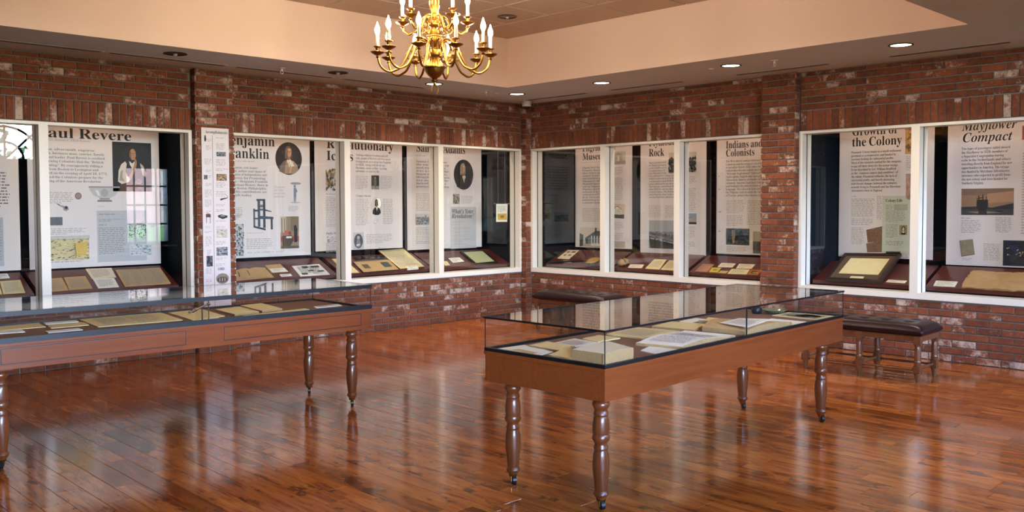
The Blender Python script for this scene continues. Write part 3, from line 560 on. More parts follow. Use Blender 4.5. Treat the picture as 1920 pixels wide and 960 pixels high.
t, sf = banner('C1', 'R', 1079, 1185, 465, 'white banner with a tilted photograph of a columned museum')
lettering(t, sf, [('Pilgrim Hall', 1092, 284.5, 12.5, 1153.7), ('Museum', 1092, 300.2, 12.5, 1139)], 'ink', 'title')
lettering(t, sf, lines(1092, 316.5, 5.0, 3.7, [('Pilgrim Hall Museum in', 1140), ('Plymouth, Massachusetts,', 1141), ('where visitors come, is the', 1141), ('country. It was built in', 1139), ('and founded to preserve', 1140), ('Museum to collect and', 1141), ('Plymouth quarry. It was', 1142), ('laid on September 1,', 1138), ('Pilgrims, and their early', 1142), ('ceremony of the Pilgrims', 1141), ('settlement of Plymouth', 1141), ('Rock. Party exhibits of', 1140), ('and printing on the land', 1141), ('a museum memorial.', 1136)]), 'inkgrey', 'body_text')
dashes(t, sf, [(1092, 304, 1138, 306, 1), (1092, 390, 1140, 416, 9), (1148, 313, 1168, 328, 5), (1147.7, 333, 1168, 375, 13), (1152, 416, 1169, 430, 5), (1145, 436, 1170, 449, 4)], 'inkfaint')
picture(t, sf, (1144.6, 285, 1173, 309), [(RC(0, 0, 1, 1), 'b8b2aa'), (RC(.0, .7, 1, 1), '8e8a84'), (RC(.25, .25, .8, .75), 'a09a92'), ([(.2, .25), (.52, .08), (.85, .25)], '948e86'), (RC(.48, .35, .58, .75), 'd2ccc4')])
picture(t, sf, [(1143.5, 380.5), (1172.5, 383), (1170, 410), (1143, 408)], [(RC(0, 0, 1, 1), 'c8b49c'), (RC(0, .72, 1, 1), '3a362e'), (RC(.25, .36, .78, .75), 'e4dccc'), ([(.2, .38), (.5, .16), (.83, .38)], '4a443c'), ([(.28, .36), (.5, .21), (.75, .36)], 'e4dccc')]+[(RC(.28+.1*k, .42, .31+.1*k, .74), '5a5248') for k in range(5)]+[(RC(0, .2, .1, 1), '2a2822')], 'museum_photo')
picture(t, sf, (1087, 426, 1139, 462), [(RC(0, 0, 1, 1), 'c6beb2'), (RC(0, .82, 1, 1), 'a8a298'), ([(.2, .55), (.6, .15), (1, .25), (1, .8), (.22, .85)], '3c4854'), (RC(.56, .02, .62, .3), '2a2e36'), (RC(.3, .5, .9, .84), '6a7680')]+[(RC(.42+.1*k, .42, .455+.1*k, .84), 'd6d6d2') for k in range(5)]+[([(0, .3), (.14, .4), (.12, .95), (0, 1)], '2c3234'), (EL(.6, .88, .2, .08, 12), 'd8d4cc')], 'house_photo')
picture(t, sf, (1144.6, 452, 1172, 464), speckle('b4a898', ['9a9082', 'c4baa8'], 20, 15))

t, sf = banner('C2', 'R', 1200.7, 1323.8, 477, 'white banner with dark pine trees at the top and a grey harbour view')
lettering(t, sf, [('Plymouth', 1216.5, 274.5, 14, 1272), ('Rock', 1216.5, 293.5, 14, 1245.5)], 'ink', 'title')
lettering(t, sf, lines(1216.5, 307, 4.95, 3.8, [('There is no mention of', 1249), ('the Pilgrims landing on', 1249), ('a rock in 1620 in any of', 1250), ('the original sources of', 1247), ('early Plymouth history.', 1250), ('The rock itself is a large granite', 1271), ('boulder on the beach or on the sea', 1271), ('in a journal account of the rock', 1268), ('being rolled and it was moved to', 1270), ('The rock was moved from the bay', 1272), ('when 1620 was carved. John Tour', 1271), ('created a rumor. The Robinson', 1268), ('heard from the place on the shore', 1271), ('was the Rock that sailed in a boat', 1272)]), 'inkgrey', 'body_text')
dashes(t, sf, [(1216.5, 384.6, 1241.5, 408, 9), (1247, 384.6, 1274, 408, 9), (1284, 330, 1305, 345, 5), (1284, 352, 1305, 397, 14), (1284, 424, 1305, 448, 8), (1284, 452, 1305, 466, 4)], 'inkfaint')
picture(t, sf, (1254, 286.7, 1306, 324.5), speckle('b6aca0', ['20282a', '2c3434', '161c1e', '3a4442'], 120, 16, box=(0, .3, 1, 1), s=(.03, .1), asp=1.4), 'tree_photo')
picture(t, sf, (1268, 400, 1306, 420), [(RC(0, 0, 1, 1), '6c8094'), (RC(0, .0, 1, .35), '8496a8'), (RC(0, .7, 1, 1), '2a3038'), ([(.5, .6), (.8, .35), (1, .4), (1, .8), (.5, .8)], '9a948a')])
picture(t, sf, (1217, 413, 1277, 465), [(RC(0, 0, 1, .45), '9ca2a8'), (RC(0, .4, 1, 1), '7c838a'), ([(0, .42), (1, .58), (1, .7), (0, .5)], '585e64'), ([(0, .55), (.3, .68), (1, .78), (1, 1), (.05, 1)], '23282c'), ([(.05, .62), (.9, .8), (.9, .84), (.05, .66)], 'b0b4b6')]+speckle(None, ['4a5056', '2e3438', '686e74'], 60, 17, box=(0, .4, 1, .75), s=(.01, .04)), 'harbour_photo')

t, sf = banner('C3', 'R', 1343.4, 1478, 478, 'white banner with a dark forest painting half hidden by the brick pillar')
lettering(t, sf, [('Indians and', 1361, 278.6, 13.5, 1429), ('Colonists', 1361, 293.8, 13.5, 1414.6)], 'ink', 'title')
lettering(t, sf, lines(1361, 304.5, 5.8, 4.2, [('The first direct contact between the', 1434), ('Colonists and the original inhabitants', 1436), ('occurred in March, 1621, when Samoset', 1438), ('walked into the new colony and said', 1432), ('“Welcome Englishmen!” Samoset was a', 1438), ('Native guide, English-wise and gracious', 1438), ('Massasoit, known as leader of the', 1434), ('colonists. Squanto had been helpful', 1434), ('and brought the oldest treaty of the', 1436), ('language. The colonists learned from', 1436), ('the Pilgrims and towards the Indians', 1437), ('of Patuxet, joined after during a winter', 1438)]), 'inkgrey', 'body_text')
dashes(t, sf, [(1362, 375, 1396.5, 400, 9), (1362, 403, 1394, 424, 7), (1400.6, 375, 1440, 422, 16), (1362, 461, 1402, 473, 4)], 'inkfaint')
dashes(t, sf, [(1347, 328, 1353, 333, 1), (1347, 352, 1353, 358, 1), (1347, 395, 1353, 400, 1), (1347, 430, 1353, 437, 1)], 'inkfaint', 'faint_figures')
picture(t, sf, (1361.5, 428, 1405, 458.6), speckle('22303c', ['141c24', '2c4050', '0e141a', '3a4a48'], 70, 18, s=(.05, .16))+[([(.26, .1), (.42, .05), (.4, .6), (.28, .7)], '7a7c78'), ([(.28, .5), (.36, .45), (.4, .85), (.3, .95)], '8a7048')], 'forest_painting')
picture(t, sf, (1412, 433.8, 1446, 475), [(RC(0, 0, 1, .5), 'a09884'), (RC(0, .45, 1, 1), '4c483e'), ([(.2, .55), (.5, .4), (.9, .5), (.9, .9), (.2, .95)], '2c2a26')])

t, sf = banner('D1', 'R', 1573, 1750, 484, 'white banner with two torn brown letters and a pale green side panel')
lettering(t, sf, [('Growth of', 1597.3, 254.8, 16.5, 1684), ('the Colony', 1597.3, 275, 16.5, 1691)], 'ink', 'title')
lettering(t, sf, lines(1596, 288, 6.5, 4.7, [('Plymouth Colony began as a small settlement', 1690), ('governed as a corporation and funded by', 1680), ('investors looking for substantial profits.', 1676), ('Most of the colonists worked for the company', 1690), ('to pay off their debts for the ocean voyage.', 1684), ('It was described by Gov. William Bradford', 1680), ('as the “common course and condition” of', 1684), ('the colony. Financial setbacks, the lack of', 1682), ('substantial profits, and heavily increasing', 1677), ('debt forced changes between the colonists', 1682), ('actually living in Plymouth and the Merchant', 1689), ('Adventurers back in England.', 1655)]), 'inkgrey', 'body_text')
dashes(t, sf, [(1596, 367, 1613, 370, 1), (1596, 372, 1641, 407, 13), (1596, 409, 1637, 422, 4), (1596, 426, 1621, 458, 12), (1644, 367, 1655, 412, 14), (1699, 292, 1708, 320, 8), (1697, 475, 1704, 485, 4)], 'inkfaint')
picture(t, sf, [(1624, 431), (1655, 424), (1655, 453), (1627, 455)], speckle('7a5a44', ['604434', '8e6c52', '6a4c3a'], 60, 19, s=(.02, .12), asp=.3), 'letter_picture')
picture(t, sf, [(1624, 456.5), (1654, 452), (1654, 473), (1626, 473)], speckle('7e5e48', ['604434', '8e6c52'], 40, 20, s=(.02, .12), asp=.3), 'letter_picture')
picture(t, sf, (1655, 367.5, 1708, 475), [(RC(0, 0, 1, 1), 'b9c0ae')], 'side_panel', 0.0016)
lettering(t, sf, [('Colony Life', 1661, 378.5, 5.2, 1692, 'b', 0.0026)], 'ink', 'side_title')
dashes(t, sf, [(1661, 383, 1675, 393, 4), (1661, 394, 1700, 417, 9), (1661, 420, 1684, 446, 10), (1661, 451, 1698, 460, 3)], 'inkpale', off=0.0024)
picture(t, sf, (1676, 383, 1702, 394), [(RC(0, 0, 1, 1), 'a8a48c')], off=0.0024)
picture(t, sf, (1687, 422, 1701, 440), [(RC(0, 0, 1, 1), '8a7c54'), (EL(.5, .38, .26, .26), '1c1814'), (EL(.5, .42, .15, .2), 'c8b890'), ([(.2, 1), (.3, .68), (.7, .68), (.8, 1)], '1c1814'), ([(.32, .66), (.68, .66), (.62, .8), (.38, .8)], 'd8ccaa')], 'portrait', 0.0024)
picture(t, sf, (1698, 240, 1734.5, 289), speckle('b08a54', ['8a6438', 'c8a468', '6c4a2a'], 60, 21, s=(.04, .14)))
picture(t, sf, (1699, 326, 1733.5, 375), [(RC(0, 0, 1, 1), 'b08a78'), (RC(0, .8, 1, .86), '6c4c3c')]+speckle(None, ['a07a68', 'bc9884'], 24, 22, s=(.1, .2)))

t, sf = banner('D2', 'R', 1775, 1960, 500, 'white banner with a painting of a dark sailing ship at dusk')
lettering(t, sf, [('Mayflower', 1804.6, 245.5, 17, 1907, 'i'), ('Compact', 1804.6, 267, 17, 1898.6, 'i')], 'ink', 'title')
lettering(t, sf, lines(1803, 281.5, 7.15, 5.2, [('Two types of passengers sailed aboard', 1894), ('the Mayflower in 1620, members of', 1889.5), ('a Separatist Congregation leaving', 1882), ('exile in the Netherlands and others', 1895), ('traveling directly from England for new', 1898), ('opportunities in America. The voyage', 1892), ('was funded by Merchant Adventurers,', 1894), ('investors who expected to profit from', 1894), ('the new colony and were headed for', 1889.5), ('Northern Virginia.', 1844.7)]), 'inkgrey', 'body_text')
dashes(t, sf, [(1802, 407, 1832, 411, 1), (1802, 412, 1840, 437, 8), (1866.5, 407, 1898.6, 436, 10), (1844, 456, 1877, 488, 12), (1804, 483, 1826, 488, 2), (1916, 285, 1935, 440, 30)], 'inkfaint')
picture(t, sf, (1803, 354, 1900.5, 403), [(RC(0, 0, 1, .75), '8c6f58'), (RC(0, 0, 1, .25), '7a6252'), ([(.5, .2), (1, .1), (1, .5), (.5, .55)], 'a88468'), ([(0, .7), (.3, .68), (.6, .72), (1, .55), (1, .82), (0, .8)], '252a36'), (RC(0, .78, 1, 1), '3c3a40'), ([(.1, .88), (.5, .86), (.8, .9), (.4, .95)], '8a7868'), (RC(.3, .42, .52, .72), '15181e'), ([(.31, .7), (.5, .7), (.48, .84), (.34, .84)], '101318'), (RC(.33, .26, .35, .45), '15181e'), (RC(.41, .22, .43, .45), '15181e'), (RC(.48, .3, .495, .45), '15181e'), ([(.3, .36), (.42, .33), (.42, .36), (.3, .39)], '15181e'), ([(.68, .84), (.8, .84), (.78, .89), (.7, .89)], '14171c'), (RC(.34, .84, .5, .98), '23242a')], 'ship_painting')
picture(t, sf, [(1799.5, 451), (1824, 448), (1828, 477), (1803, 481)], speckle('8a8068', ['786e58', '968c74'], 40, 24, s=(.02, .2), asp=.15)+[(RC(0, 0, .03, 1), '3a342a'), (RC(0, .97, 1, 1), '3a342a')], 'page_picture')
picture(t, sf, (1881, 450.4, 1945, 498), speckle('101a34', ['0a1020', '18264a', '0c1428'], 40, 25, s=(.05, .2))+speckle(None, ['b89868', 'd8b888', '806848'], 26, 26, box=(.1, .25, .9, .6), s=(.01, .03)), 'night_painting')
picture(t, sf, (1917, 236, 1945, 262), [(RC(0, 0, 1, 1), '9c4a3a')])

# accomplishments strip on the brick pillar
sf = Surf('L', -PD-0.012)
ua, ub = sf.u(380, 400), sf.u(431, 400); z1 = sf.at(400, 240).z; z0 = sf.at(405, 588).z
t = thing('wall_panel', 'tall narrow white timeline panel hung on the brick pillar', 'panel', sf.pt((ua+ub)/2, z0))
c = [sf.pt(u, z, o) for o in (0.0, -0.009) for u, z in ((ua, z0), (ub, z0), (ub, z1), (ua, z1))]
m = MB(); m.add(c, [[0, 1, 2, 3], [7, 6, 5, 4], [0, 4, 5, 1], [1, 5, 6, 2], [2, 6, 7, 3], [3, 7, 4, 0]]); m.build('panel', 'banner', t, org=t.location, loc=(0, 0, 0))
lettering(t, sf, [('Accomplishments', 385, 249.5, 5.6, 426)], 'ink', 'title')
u = sf.u(400.3, 400); zt, zb = sf.at(400, 254).z, z0+0.02
MB().poly([sf.pt(u-0.0022, zb, .0012), sf.pt(u+0.0022, zb, .0012), sf.pt(u+0.0022, zt, .0012), sf.pt(u-0.0022, zt, .0012)]).build('timeline_bar', 'inkgrey', t, recalc=False, org=t.location, loc=(0, 0, 0))
dashes(t, sf, [(388, 260, 397, 266, 3), (386, 272, 397, 281, 4), (383, 297, 397, 308, 5), (386, 318, 397, 323, 2), (391, 328, 397, 334, 2), (385, 343, 397, 349, 3), (384, 355, 397, 370, 6), (384, 374, 397, 388, 6), (386, 395, 397, 400, 2), (385, 424, 397, 428, 2), (384, 433, 397, 437, 2), (385, 443, 397, 462, 7), (388, 468, 397, 480, 4), (386, 503, 397, 514, 4), (386, 523, 397, 532, 4), (384, 540, 397, 547, 3), (405, 257, 427, 259.5, 1), (405, 268, 423, 281, 5), (405, 298, 424, 311, 5), (405, 315, 428, 321, 2), (405, 341, 423, 352, 4), (405, 358, 423, 369, 4), (405, 382, 424, 387, 2), (405, 392, 422, 398, 2), (405, 413, 425, 416, 1), (405, 424, 425, 428, 2), (405, 452, 425, 460, 3), (405, 483, 425, 488, 2), (405, 494, 423, 500, 2), (405, 535, 412, 537, 1)], 'inkfaint')
G1 = ['40464e', '7c8086', '2a2e34', 'a8aaae']
for q, shp in (((382, 253, 387, 265), [(EL(.5, .15, .3, .14, 10), '2a2e34'), ([(.2, .25), (.8, .25), (1, .7), (.7, 1), (.2, 1), (.1, .6)], '2a2e34')]), ((405.5, 284.5, 423.5, 293), speckle('5a6068', G1, 40, 31, s=(.03, .12))), ((382, 328, 389, 336), speckle('3c4654', G1, 16, 32, s=(.06, .2))),
               ((405.5, 326, 425, 339), speckle('8a6a50', ['3c3a3c', 'b08a64', '54565c', 'c4a888'], 50, 33, s=(.03, .14))), ((412, 363, 428, 376), [([(0, .82), (.1, .72), (.9, .55), (.96, .62), (.1, 1)], '24282e'), ([(.9, .6), (1, .5), (.62, .02), (.6, .06), (.93, .5)], '4a4e54')]),
               ((385, 400, 397, 419), [(EL(.45, .14, .4, .12, 14), '7a3c34'), (RC(.08, .16, .85, .4), '3a3c42'), (RC(.12, .4, .2, .95), '3a3c42'), (RC(.7, .4, .78, 1), '3a3c42')]), ((408, 402, 427, 411), [([(.0, .25), (.35, 0), (1, .3), (.95, .7), (.5, 1), (.05, .6)], '2a2c30'), ([(.3, .2), (.7, .25), (.66, .45), (.3, .4)], '9aa090')]),
               ((405.5, 429, 426.5, 446), speckle('c2bdb2', ['a8a298', '8c8678', 'd2cec4'], 26, 34, s=(.04, .2), asp=.5)), ((405.5, 463.5, 427, 480), speckle('8e969e', ['4a525c', 'a8acb0', '6e604e', '3a4048'], 50, 35, s=(.04, .18), asp=.6)),
               ((387, 480, 399, 500), speckle('4a5058', ['2a2e34', '6c7078', '1c2026'], 30, 36, s=(.06, .25))), ((407, 501, 422, 508), [(EL(.3, .5, .28, .45, 12), 'a8aab2'), (EL(.7, .5, .28, .45, 12), '9c9ea8'), (EL(.5, .5, .1, .3, 8), '7a7c84')]),
               ((405, 513, 429, 533), [(EL(.5, .5, .5, .5, 28), '8c7c70'), (EL(.5, .6, .42, .28, 18), '5c5048')]+[(RC(.16+.1*k, .45, .22+.1*k, .75), ['3a342f', 'b8a898'][k % 2]) for k in range(7)]), ((407, 539, 427, 553), speckle('b0b2b0', ['98a09c', '8a8e8c'], 20, 37, s=(.05, .2)))):
    picture(t, sf, q, shp)
bpy.data.scenes.remove(TS)
# ------------------------------------------------------------------ sloped display shelves and their documents
TH = math.atan2(SZ1-SZ0, SH1-SH0)
def slope(side):
    n = Vector((0, -math.sin(TH), math.cos(TH))) if side == 'L' else Vector((-math.sin(TH), 0, math.cos(TH)))
    P = Vector((0, SH0, SZ0)) if side == 'L' else Vector((SH0, 0, SZ0)); return n, n.dot(P)
def shelf(side, u0, u1, label):
    t = thing('display_shelf', label, 'shelf', ((u0+u1)/2, SH0, 0.54) if side == 'L' else (SH0, -(u0+u1)/2, 0.54), 0 if side == 'L' else -PI/2, 'sloped display shelves behind the glass')
    h = (u1-u0)/2; D = SH1-SH0; a, b = SZ0-0.54, SZ1-0.54; k = 0.035
    m = MB(); m.add([(-h, 0.004, 0), (h, 0.004, 0), (h, D, 0), (-h, D, 0), (-h, 0.004, a-k), (h, 0.004, a-k), (h, D, b-k), (-h, D, b-k)], [[0, 3, 2, 1], [0, 1, 5, 4], [1, 2, 6, 5], [2, 3, 7, 6], [3, 0, 4, 7], [4, 5, 6, 7]]); m.build('base', 'navy', t)
    m = MB(); m.add([(-h, 0, a-k), (h, 0, a-k), (h, D, b-k), (-h, D, b-k), (-h, 0, a), (h, 0, a), (h, D, b), (-h, D, b)], [[0, 3, 2, 1], [0, 1, 5, 4], [1, 2, 6, 5], [2, 3, 7, 6], [3, 0, 4, 7], [4, 5, 6, 7]]); m.build('board', 'shelf', t)
    return t
def sl(px, py, side): n, d = slope(side); r = hit(px, py, n, d); return r.x if side == 'L' else -r.y
for side, a, b, lab in (('L', -60, (65, 553), 'mahogany shelf under the banner that runs out of view'), ('L', None, (337, 537), 'mahogany shelf under the silversmith banner'), ('L', 404, (630.6, 513), 'mahogany shelf under the printing press banner'), ('L', (650, 520), (806, 500), 'mahogany shelf under the banner with the suited man'), ('L', 'next', (954.5, 493), 'mahogany shelf under the grey question panel'),
                        ('R', (1024.7, 493), (1144.3, 501.6), 'mahogany shelf under the museum banner beside the corner'), ('R', (1148.4, 503.3), (1283, 510), 'mahogany shelf under the harbour view banner'), ('R', (1291, 510), None, 'mahogany shelf meeting the brick pillar under the forest painting'), ('R', (1527, 521), (1729, 535), 'mahogany shelf that carries the big dark picture frame'), ('R', (1735, 536.5), (1965, 555), 'mahogany shelf under the ship painting banner')):
    if a == 'next': ua = ub+0.03
    else: ua = {None: sl(72, 553, 'L')+0.015, -60: -7.3, 404: -4.11}[a] if not isinstance(a, tuple) else sl(a[0], a[1], side)
    ub = 3.46 if b is None else sl(b[0], b[1], side)
    shelf(side, ua, ub, lab)

def sheet(name, label, cat, P, n, thick, mat, rag=0.0, prof=None, nlines=0, ink='inkpale', marg=0.12, cols=1, group=None, nu=8, nv=5, edge=None, seed=0, pics=None):
    # P: top-face corners, far-left, far-right, near-right, near-left
    r = random.Random(seed+len(label)); P = [Vector(q) for q in P]
    if (P[1]-P[0]).cross(P[3]-P[0]).dot(n) > 0: P = [P[1], P[0], P[3], P[2]]
    org = (P[0]+P[1]+P[2]+P[3])/4 - n*thick
    f = lambda u, v: P[0]*(1-u)*(1-v)+P[1]*u*(1-v)+P[2]*u*v+P[3]*(1-u)*v + (n*prof(u, v) if prof else Vector((0, 0, 0)))
    top = []
    for j in range(nv+1):
        for i in range(nu+1):
            q = f(i/nu, j/nv)
            if rag and (i in (0, nu) or j in (0, nv)): q = q + ((P[1]-P[0]).normalized()*r.uniform(-rag, rag) + (P[3]-P[0]).normalized()*r.uniform(-rag, rag))
            top.append(q)
    t = thing(name, label, cat, org, 0, group)
    m = MB(); base = n.dot(org); bot = [q-n*(n.dot(q)-base) for q in top]; N = (nu+1)*(nv+1)
    m.add(top, [[j*(nu+1)+i, (j+1)*(nu+1)+i, (j+1)*(nu+1)+i+1, j*(nu+1)+i+1] for j in range(nv) for i in range(nu)]); m.build('page' if prof else 'sheet', mat, t, smooth=50 if prof else 0, recalc=False, org=org, loc=(0, 0, 0))
    ring = [i for i in range(nu+1)]+[(j)*(nu+1)+nu for j in range(1, nv+1)]+[nv*(nu+1)+i for i in range(nu-1, -1, -1)]+[j*(nu+1) for j in range(nv-1, 0, -1)]
    e = MB(); L = len(ring); e.add([top[i] for i in ring]+[bot[i] for i in ring], [[k, L+k, L+(k+1) % L, (k+1) % L] for k in range(L)]); e.build('page_edge', edge or mat, t, recalc=False, org=org, loc=(0, 0, 0))
    if nlines:
        m = MB(); cw = (1-marg*2)/cols
        for c in range(cols):
            for k in range(nlines):
                v = marg+(1-2*marg)*(k+0.5)/nlines; u = marg+c*cw; end = u+cw*(0.94 if cols > 1 else 1)*(r.uniform(0.85, 1) if k < nlines-1 else 0.5); h = 0.26*(1-2*marg)/nlines
                while u < end-0.01:
                    w_ = min(r.uniform(0.04, 0.12), end-u); m.poly([f(u, v-h)+n*0.0009, f(u+w_, v-h)+n*0.0009, f(u+w_, v+h)+n*0.0009, f(u, v+h)+n*0.0009]); u += w_+0.02
        m.build('print_lines', ink, t, recalc=False, org=org, loc=(0, 0, 0))
    for (pts, col) in (pics or []):
        MB().poly([f(a, b)+n*0.0011 for a, b in pts], lin(col)).build('printed_picture', 'print', t, recalc=False, org=org, loc=(0, 0, 0))
    return t
def doc(side, label, q, mat='paper', th=0.003, cat='document', name='document', **k):
    n, d = slope(side); P = [hit(x, y, n, d+th+0.0005) for x, y in q]; return sheet(name, label, cat, P, n, th, mat, **k)
book2 = lambda h: (lambda u, v: h*(math.sin(PI*min(1, abs(2*u-1)*1.15)**0.7)*0.9+0.02))
GS = 'documents and cards on the sloped shelves'
doc('L', 'pale green document under the banner that runs out of view', [(0, 527.5), (38, 524.6), (47.4, 548.6), (6, 551)], 'yellow', nlines=12, ink='inkfaint', group=GS)
doc('L', 'white label card partly out of view above the pale green document', [(-14, 514), (14, 512.7), (18.5, 521), (-12, 523)], 'paper', nlines=3, group=GS)
doc('L', 'green document cut by the picture edge under the arched reflection', [(-48, 531), (-3, 528), (4, 551.3), (-44, 554)], 'yellow', nlines=12, ink='inkfaint', group=GS)
doc('L', 'tan page half hidden by the window mullion', [(72, 524), (116, 520.5), (129, 544), (84, 547.5)], 'tan', nlines=14, ink='inkpale', group=GS)
doc('L', 'tan page beside the half hidden one under the silversmith banner', [(120, 520), (160, 517.5), (173.7, 540.5), (130, 543.7)], 'tan', nlines=14, ink='inkpale', group=GS)
doc('L', 'cream card above the white note under the silver bowl picture', [(160, 504), (208.7, 502), (218, 519.5), (172.5, 523)], 'cream', nlines=8, ink='inkfaint', group=GS)
doc('L', 'white note overlapping the cream card', [(174, 523), (214, 521), (223, 537.5), (184, 540)], 'paper', th=0.005, nlines=7, ink='inkfaint', group=GS)
doc('L', 'wide open tan newspaper with a centre fold', [(216, 507), (300, 502.5), (320, 531.7), (233.7, 537.5)], 'tan', cat='newspaper', name='newspaper', prof=lambda u, v: 0.006*abs(2*u-1)**0.5, nlines=20, cols=4, marg=0.05, ink='inkpale', group=GS, nu=12)
doc('L', 'open brown book with an engraving under the printing press banner', [(438, 507), (496, 501.5), (514, 519.5), (443, 526)], 'tan', 0.006, 'book', 'open_book', prof=book2(0.014), nu=14, pics=[(RC(.1, .2, .4, .7), '5c5044')], group=GS, edge='edge')
doc('L', 'tan clipping beneath a white label beside the open brown book', [(496.7, 497.3), (525.6, 495), (540.6, 509.3), (508.7, 511.5)], 'tan', group=GS)
doc('L', 'white label card lying on the tan clipping', [(505, 504), (533, 502), (540, 508.5), (511, 510.3)], 'paper', 0.007, nlines=3, ink='inkfaint', group=GS)
doc('L', 'small white tag in front of the tan clipping', [(524, 514.3), (545, 513), (548, 517.3), (528, 518.7)], 'paper', nlines=2, ink='inkfaint', group=GS)
doc('L', 'white printed sheet with black engravings under the meeting painting', [(547.4, 498.8), (598.7, 495), (618.6, 514), (563, 517.6)], 'paper', 0.006, nlines=10, cols=2, ink='inkgrey', pics=[(RC(.3, .1, .5, .3), '2a2c30'), (RC(.6, .12, .9, .3), '34363a'), (RC(.1, .74, .3, .9), '2a2c30'), (RC(.4, .5, .6, .62), '3a3c40'), (RC(.7, .6, .92, .72), '34363a')], group=GS)
doc('L', 'yellow page crossing behind the mullion beside the tan framed print', [(621.7, 485.3), (644, 484), (673.6, 510.8), (650, 512.3)], 'yellow', group=GS)
doc('L', 'tan framed print with two small portraits under the writer picture', [(662.5, 491), (729, 487), (748, 505), (681.7, 510.3)], 'tan', 0.014, edge='black', pics=[(RC(.13, .3, .3, .7), '5a5444'), (RC(.68, .2, .9, .7), '3c4a44')], group=GS)
doc('L', 'large framed yellow parchment leaning behind the suited man banner', [(709, 469.4), (756.6, 466), (796, 499.5), (750.6, 504)], 'yellow', 0.02, edge='legwood', nlines=16, ink='inkfaint', marg=0.08, group=GS)
doc('L', 'white card over the corner of the large framed parchment', [(761, 500), (781, 498.6), (785, 501.8), (765, 503.4)], 'paper', 0.024, nlines=2, ink='inkfaint', group=GS)
doc('L', 'white label card beside the green framed document', [(840.5, 484), (861.5, 482.5), (870.6, 490), (849.6, 492.2)], 'paper', nlines=3, ink='inkfaint', group=GS)
doc('L', 'small yellow ticket by the mullion on the shelf under the question panel', [(829, 490), (838, 489.5), (844, 497), (835, 498)], 'yellow', group=GS)
doc('L', 'dark framed green document under the grey question panel', [(862, 471), (906, 468.6), (933.5, 492), (892, 496)], 'black', 0.014, pics=[(RC(.09, .09, .91, .9), 'a9ad86')], nlines=0, group=GS)
# black lace bow
n, d = slope('L'); a, b = hit(668, 487, n, d+0.03), hit(716, 485, n, d+0.03); m = MB(); bw = (b-a)
for k in range(5):
    c0 = a+bw*(k/4.0); m.tube([c0+n*(0.012+0.022*math.sin(PI*j/10)*(1.6 if k == 2 else 1))+bw*(0.14*(j/10-0.5))+Vector((0, 0.02*math.cos(j+k), 0)) for j in range(11)], [0.006+0.008*math.sin(PI*j/10) for j in range(11)], 7)
m.tube([a-bw*.05, a+bw*.3+n*.01, a+bw*.7, b+bw*.08], 0.009, 8)
t = thing('lace_glove', 'crumpled black lace piece lying above the tan framed print', 'lace', a-n*0.03); m.build('lace', 'rubber', t, 60, org=t.location, loc=(0, 0, 0))
# hanging notice just behind the glass
sf = Surf('L', GL+0.03); t = thing('hanging_notice', 'small white notice with a gold block hanging on a rod behind the glass', 'notice', sf.at(941, 416))
P = [sf.at(930.5, 382), sf.at(952, 382), sf.at(951, 416), sf.at(930.5, 416)]
m = MB(); m.add([*P, *[q-sf.n*0.003 for q in P]], [[0, 1, 2, 3], [7, 6, 5, 4], [0, 4, 5, 1], [1, 5, 6, 2], [2, 6, 7, 3], [3, 7, 4, 0]]); m.build('sheet', 'paper', t, org=t.location, loc=(0, 0, 0))
MB().tube([sf.at(927, 381.7), sf.at(955, 381.7)], 0.006, 8).build('rod', 'steel', t, 40, org=t.location, loc=(0, 0, 0))
picture(t, sf, (933, 400.5, 950, 412.5), [(RC(0, 0, 1, 1), 'c8a444'), (RC(.3, .3, .7, .7), '8a6c2c')], 'gold_block'); dashes(t, sf, [(933, 386, 949, 398, 5)], 'inkfaint')
for k in (934, 947): MB().tube([sf.at(k, 381.7), sf.pt(sf.u(k, 381), 2.44)], 0.0015, 6).build('hanging_wire', 'steel', t, org=t.location, loc=(0, 0, 0))

doc('R', 'cream card with four small pictures beside the corner of the room', [(1065, 468.6), (1085.5, 469.2), (1066.5, 485.4), (1045, 484)], 'cream', 0.006, pics=[(RC(.15, .15, .4, .35), '7a7058'), (RC(.55, .12, .9, .32), '6c6450'), (RC(.2, .5, .42, .7), '6c6450'), (RC(.58, .5, .85, .68), '7a7058')], group=GS)
doc('R', 'cream tag under the dark pipe on the museum shelf', [(1056, 488.3), (1073, 488.7), (1071, 492.5), (1053, 492)], 'cream', group=GS)
n, d = slope('R')
t = thing('tobacco_pipe', 'long dark pipe stem lying across the museum shelf', 'pipe', hit(1066, 490, n, d)); m = MB(); pa = [hit(1031, 491.5, n, d+0.02), hit(1045, 491, n, d+0.016), hit(1075, 490, n, d+0.012), hit(1103, 488.3, n, d+0.012)]
m.tube(pa, [0.016, 0.013, 0.010, 0.008], 8).build('stem', 'rubber', t, 50, org=t.location, loc=(0, 0, 0)); MB().tube([pa[3]-(pa[3]-pa[2])*.3, pa[3]], 0.0095, 8).build('ferrule', 'brass', t, 50, org=t.location, loc=(0, 0, 0))
c = hit(1114, 494, n, d); t = thing('pottery_bowl', 'small green and yellow glazed bowl by the mullion', 'bowl', c+n*0.002); t.rotation_euler = (0, -TH, 0)
MB().lathe([(0.02, 0.0), (0.07, 0.012), (0.095, 0.035), (0.10, 0.045), (0.09, 0.042), (0.05, 0.02), (0.0, 0.015)], 20).build('bowl', plain('green_glaze', '5c6238', 0.3, noise=0.4, scale=20), t, 50)
MB().lathe([(0.0, 0.02), (0.05, 0.024), (0.085, 0.043), (0.07, 0.050), (0.0, 0.055)], 20).build('contents', 'parch', t, 50)
c = hit(1170, 496, n, d); t = thing('leather_pouch', 'little yellow pouch with dark edges at the shelf gap', 'pouch', c+n*0.002); t.rotation_euler = (0, -TH, 0)
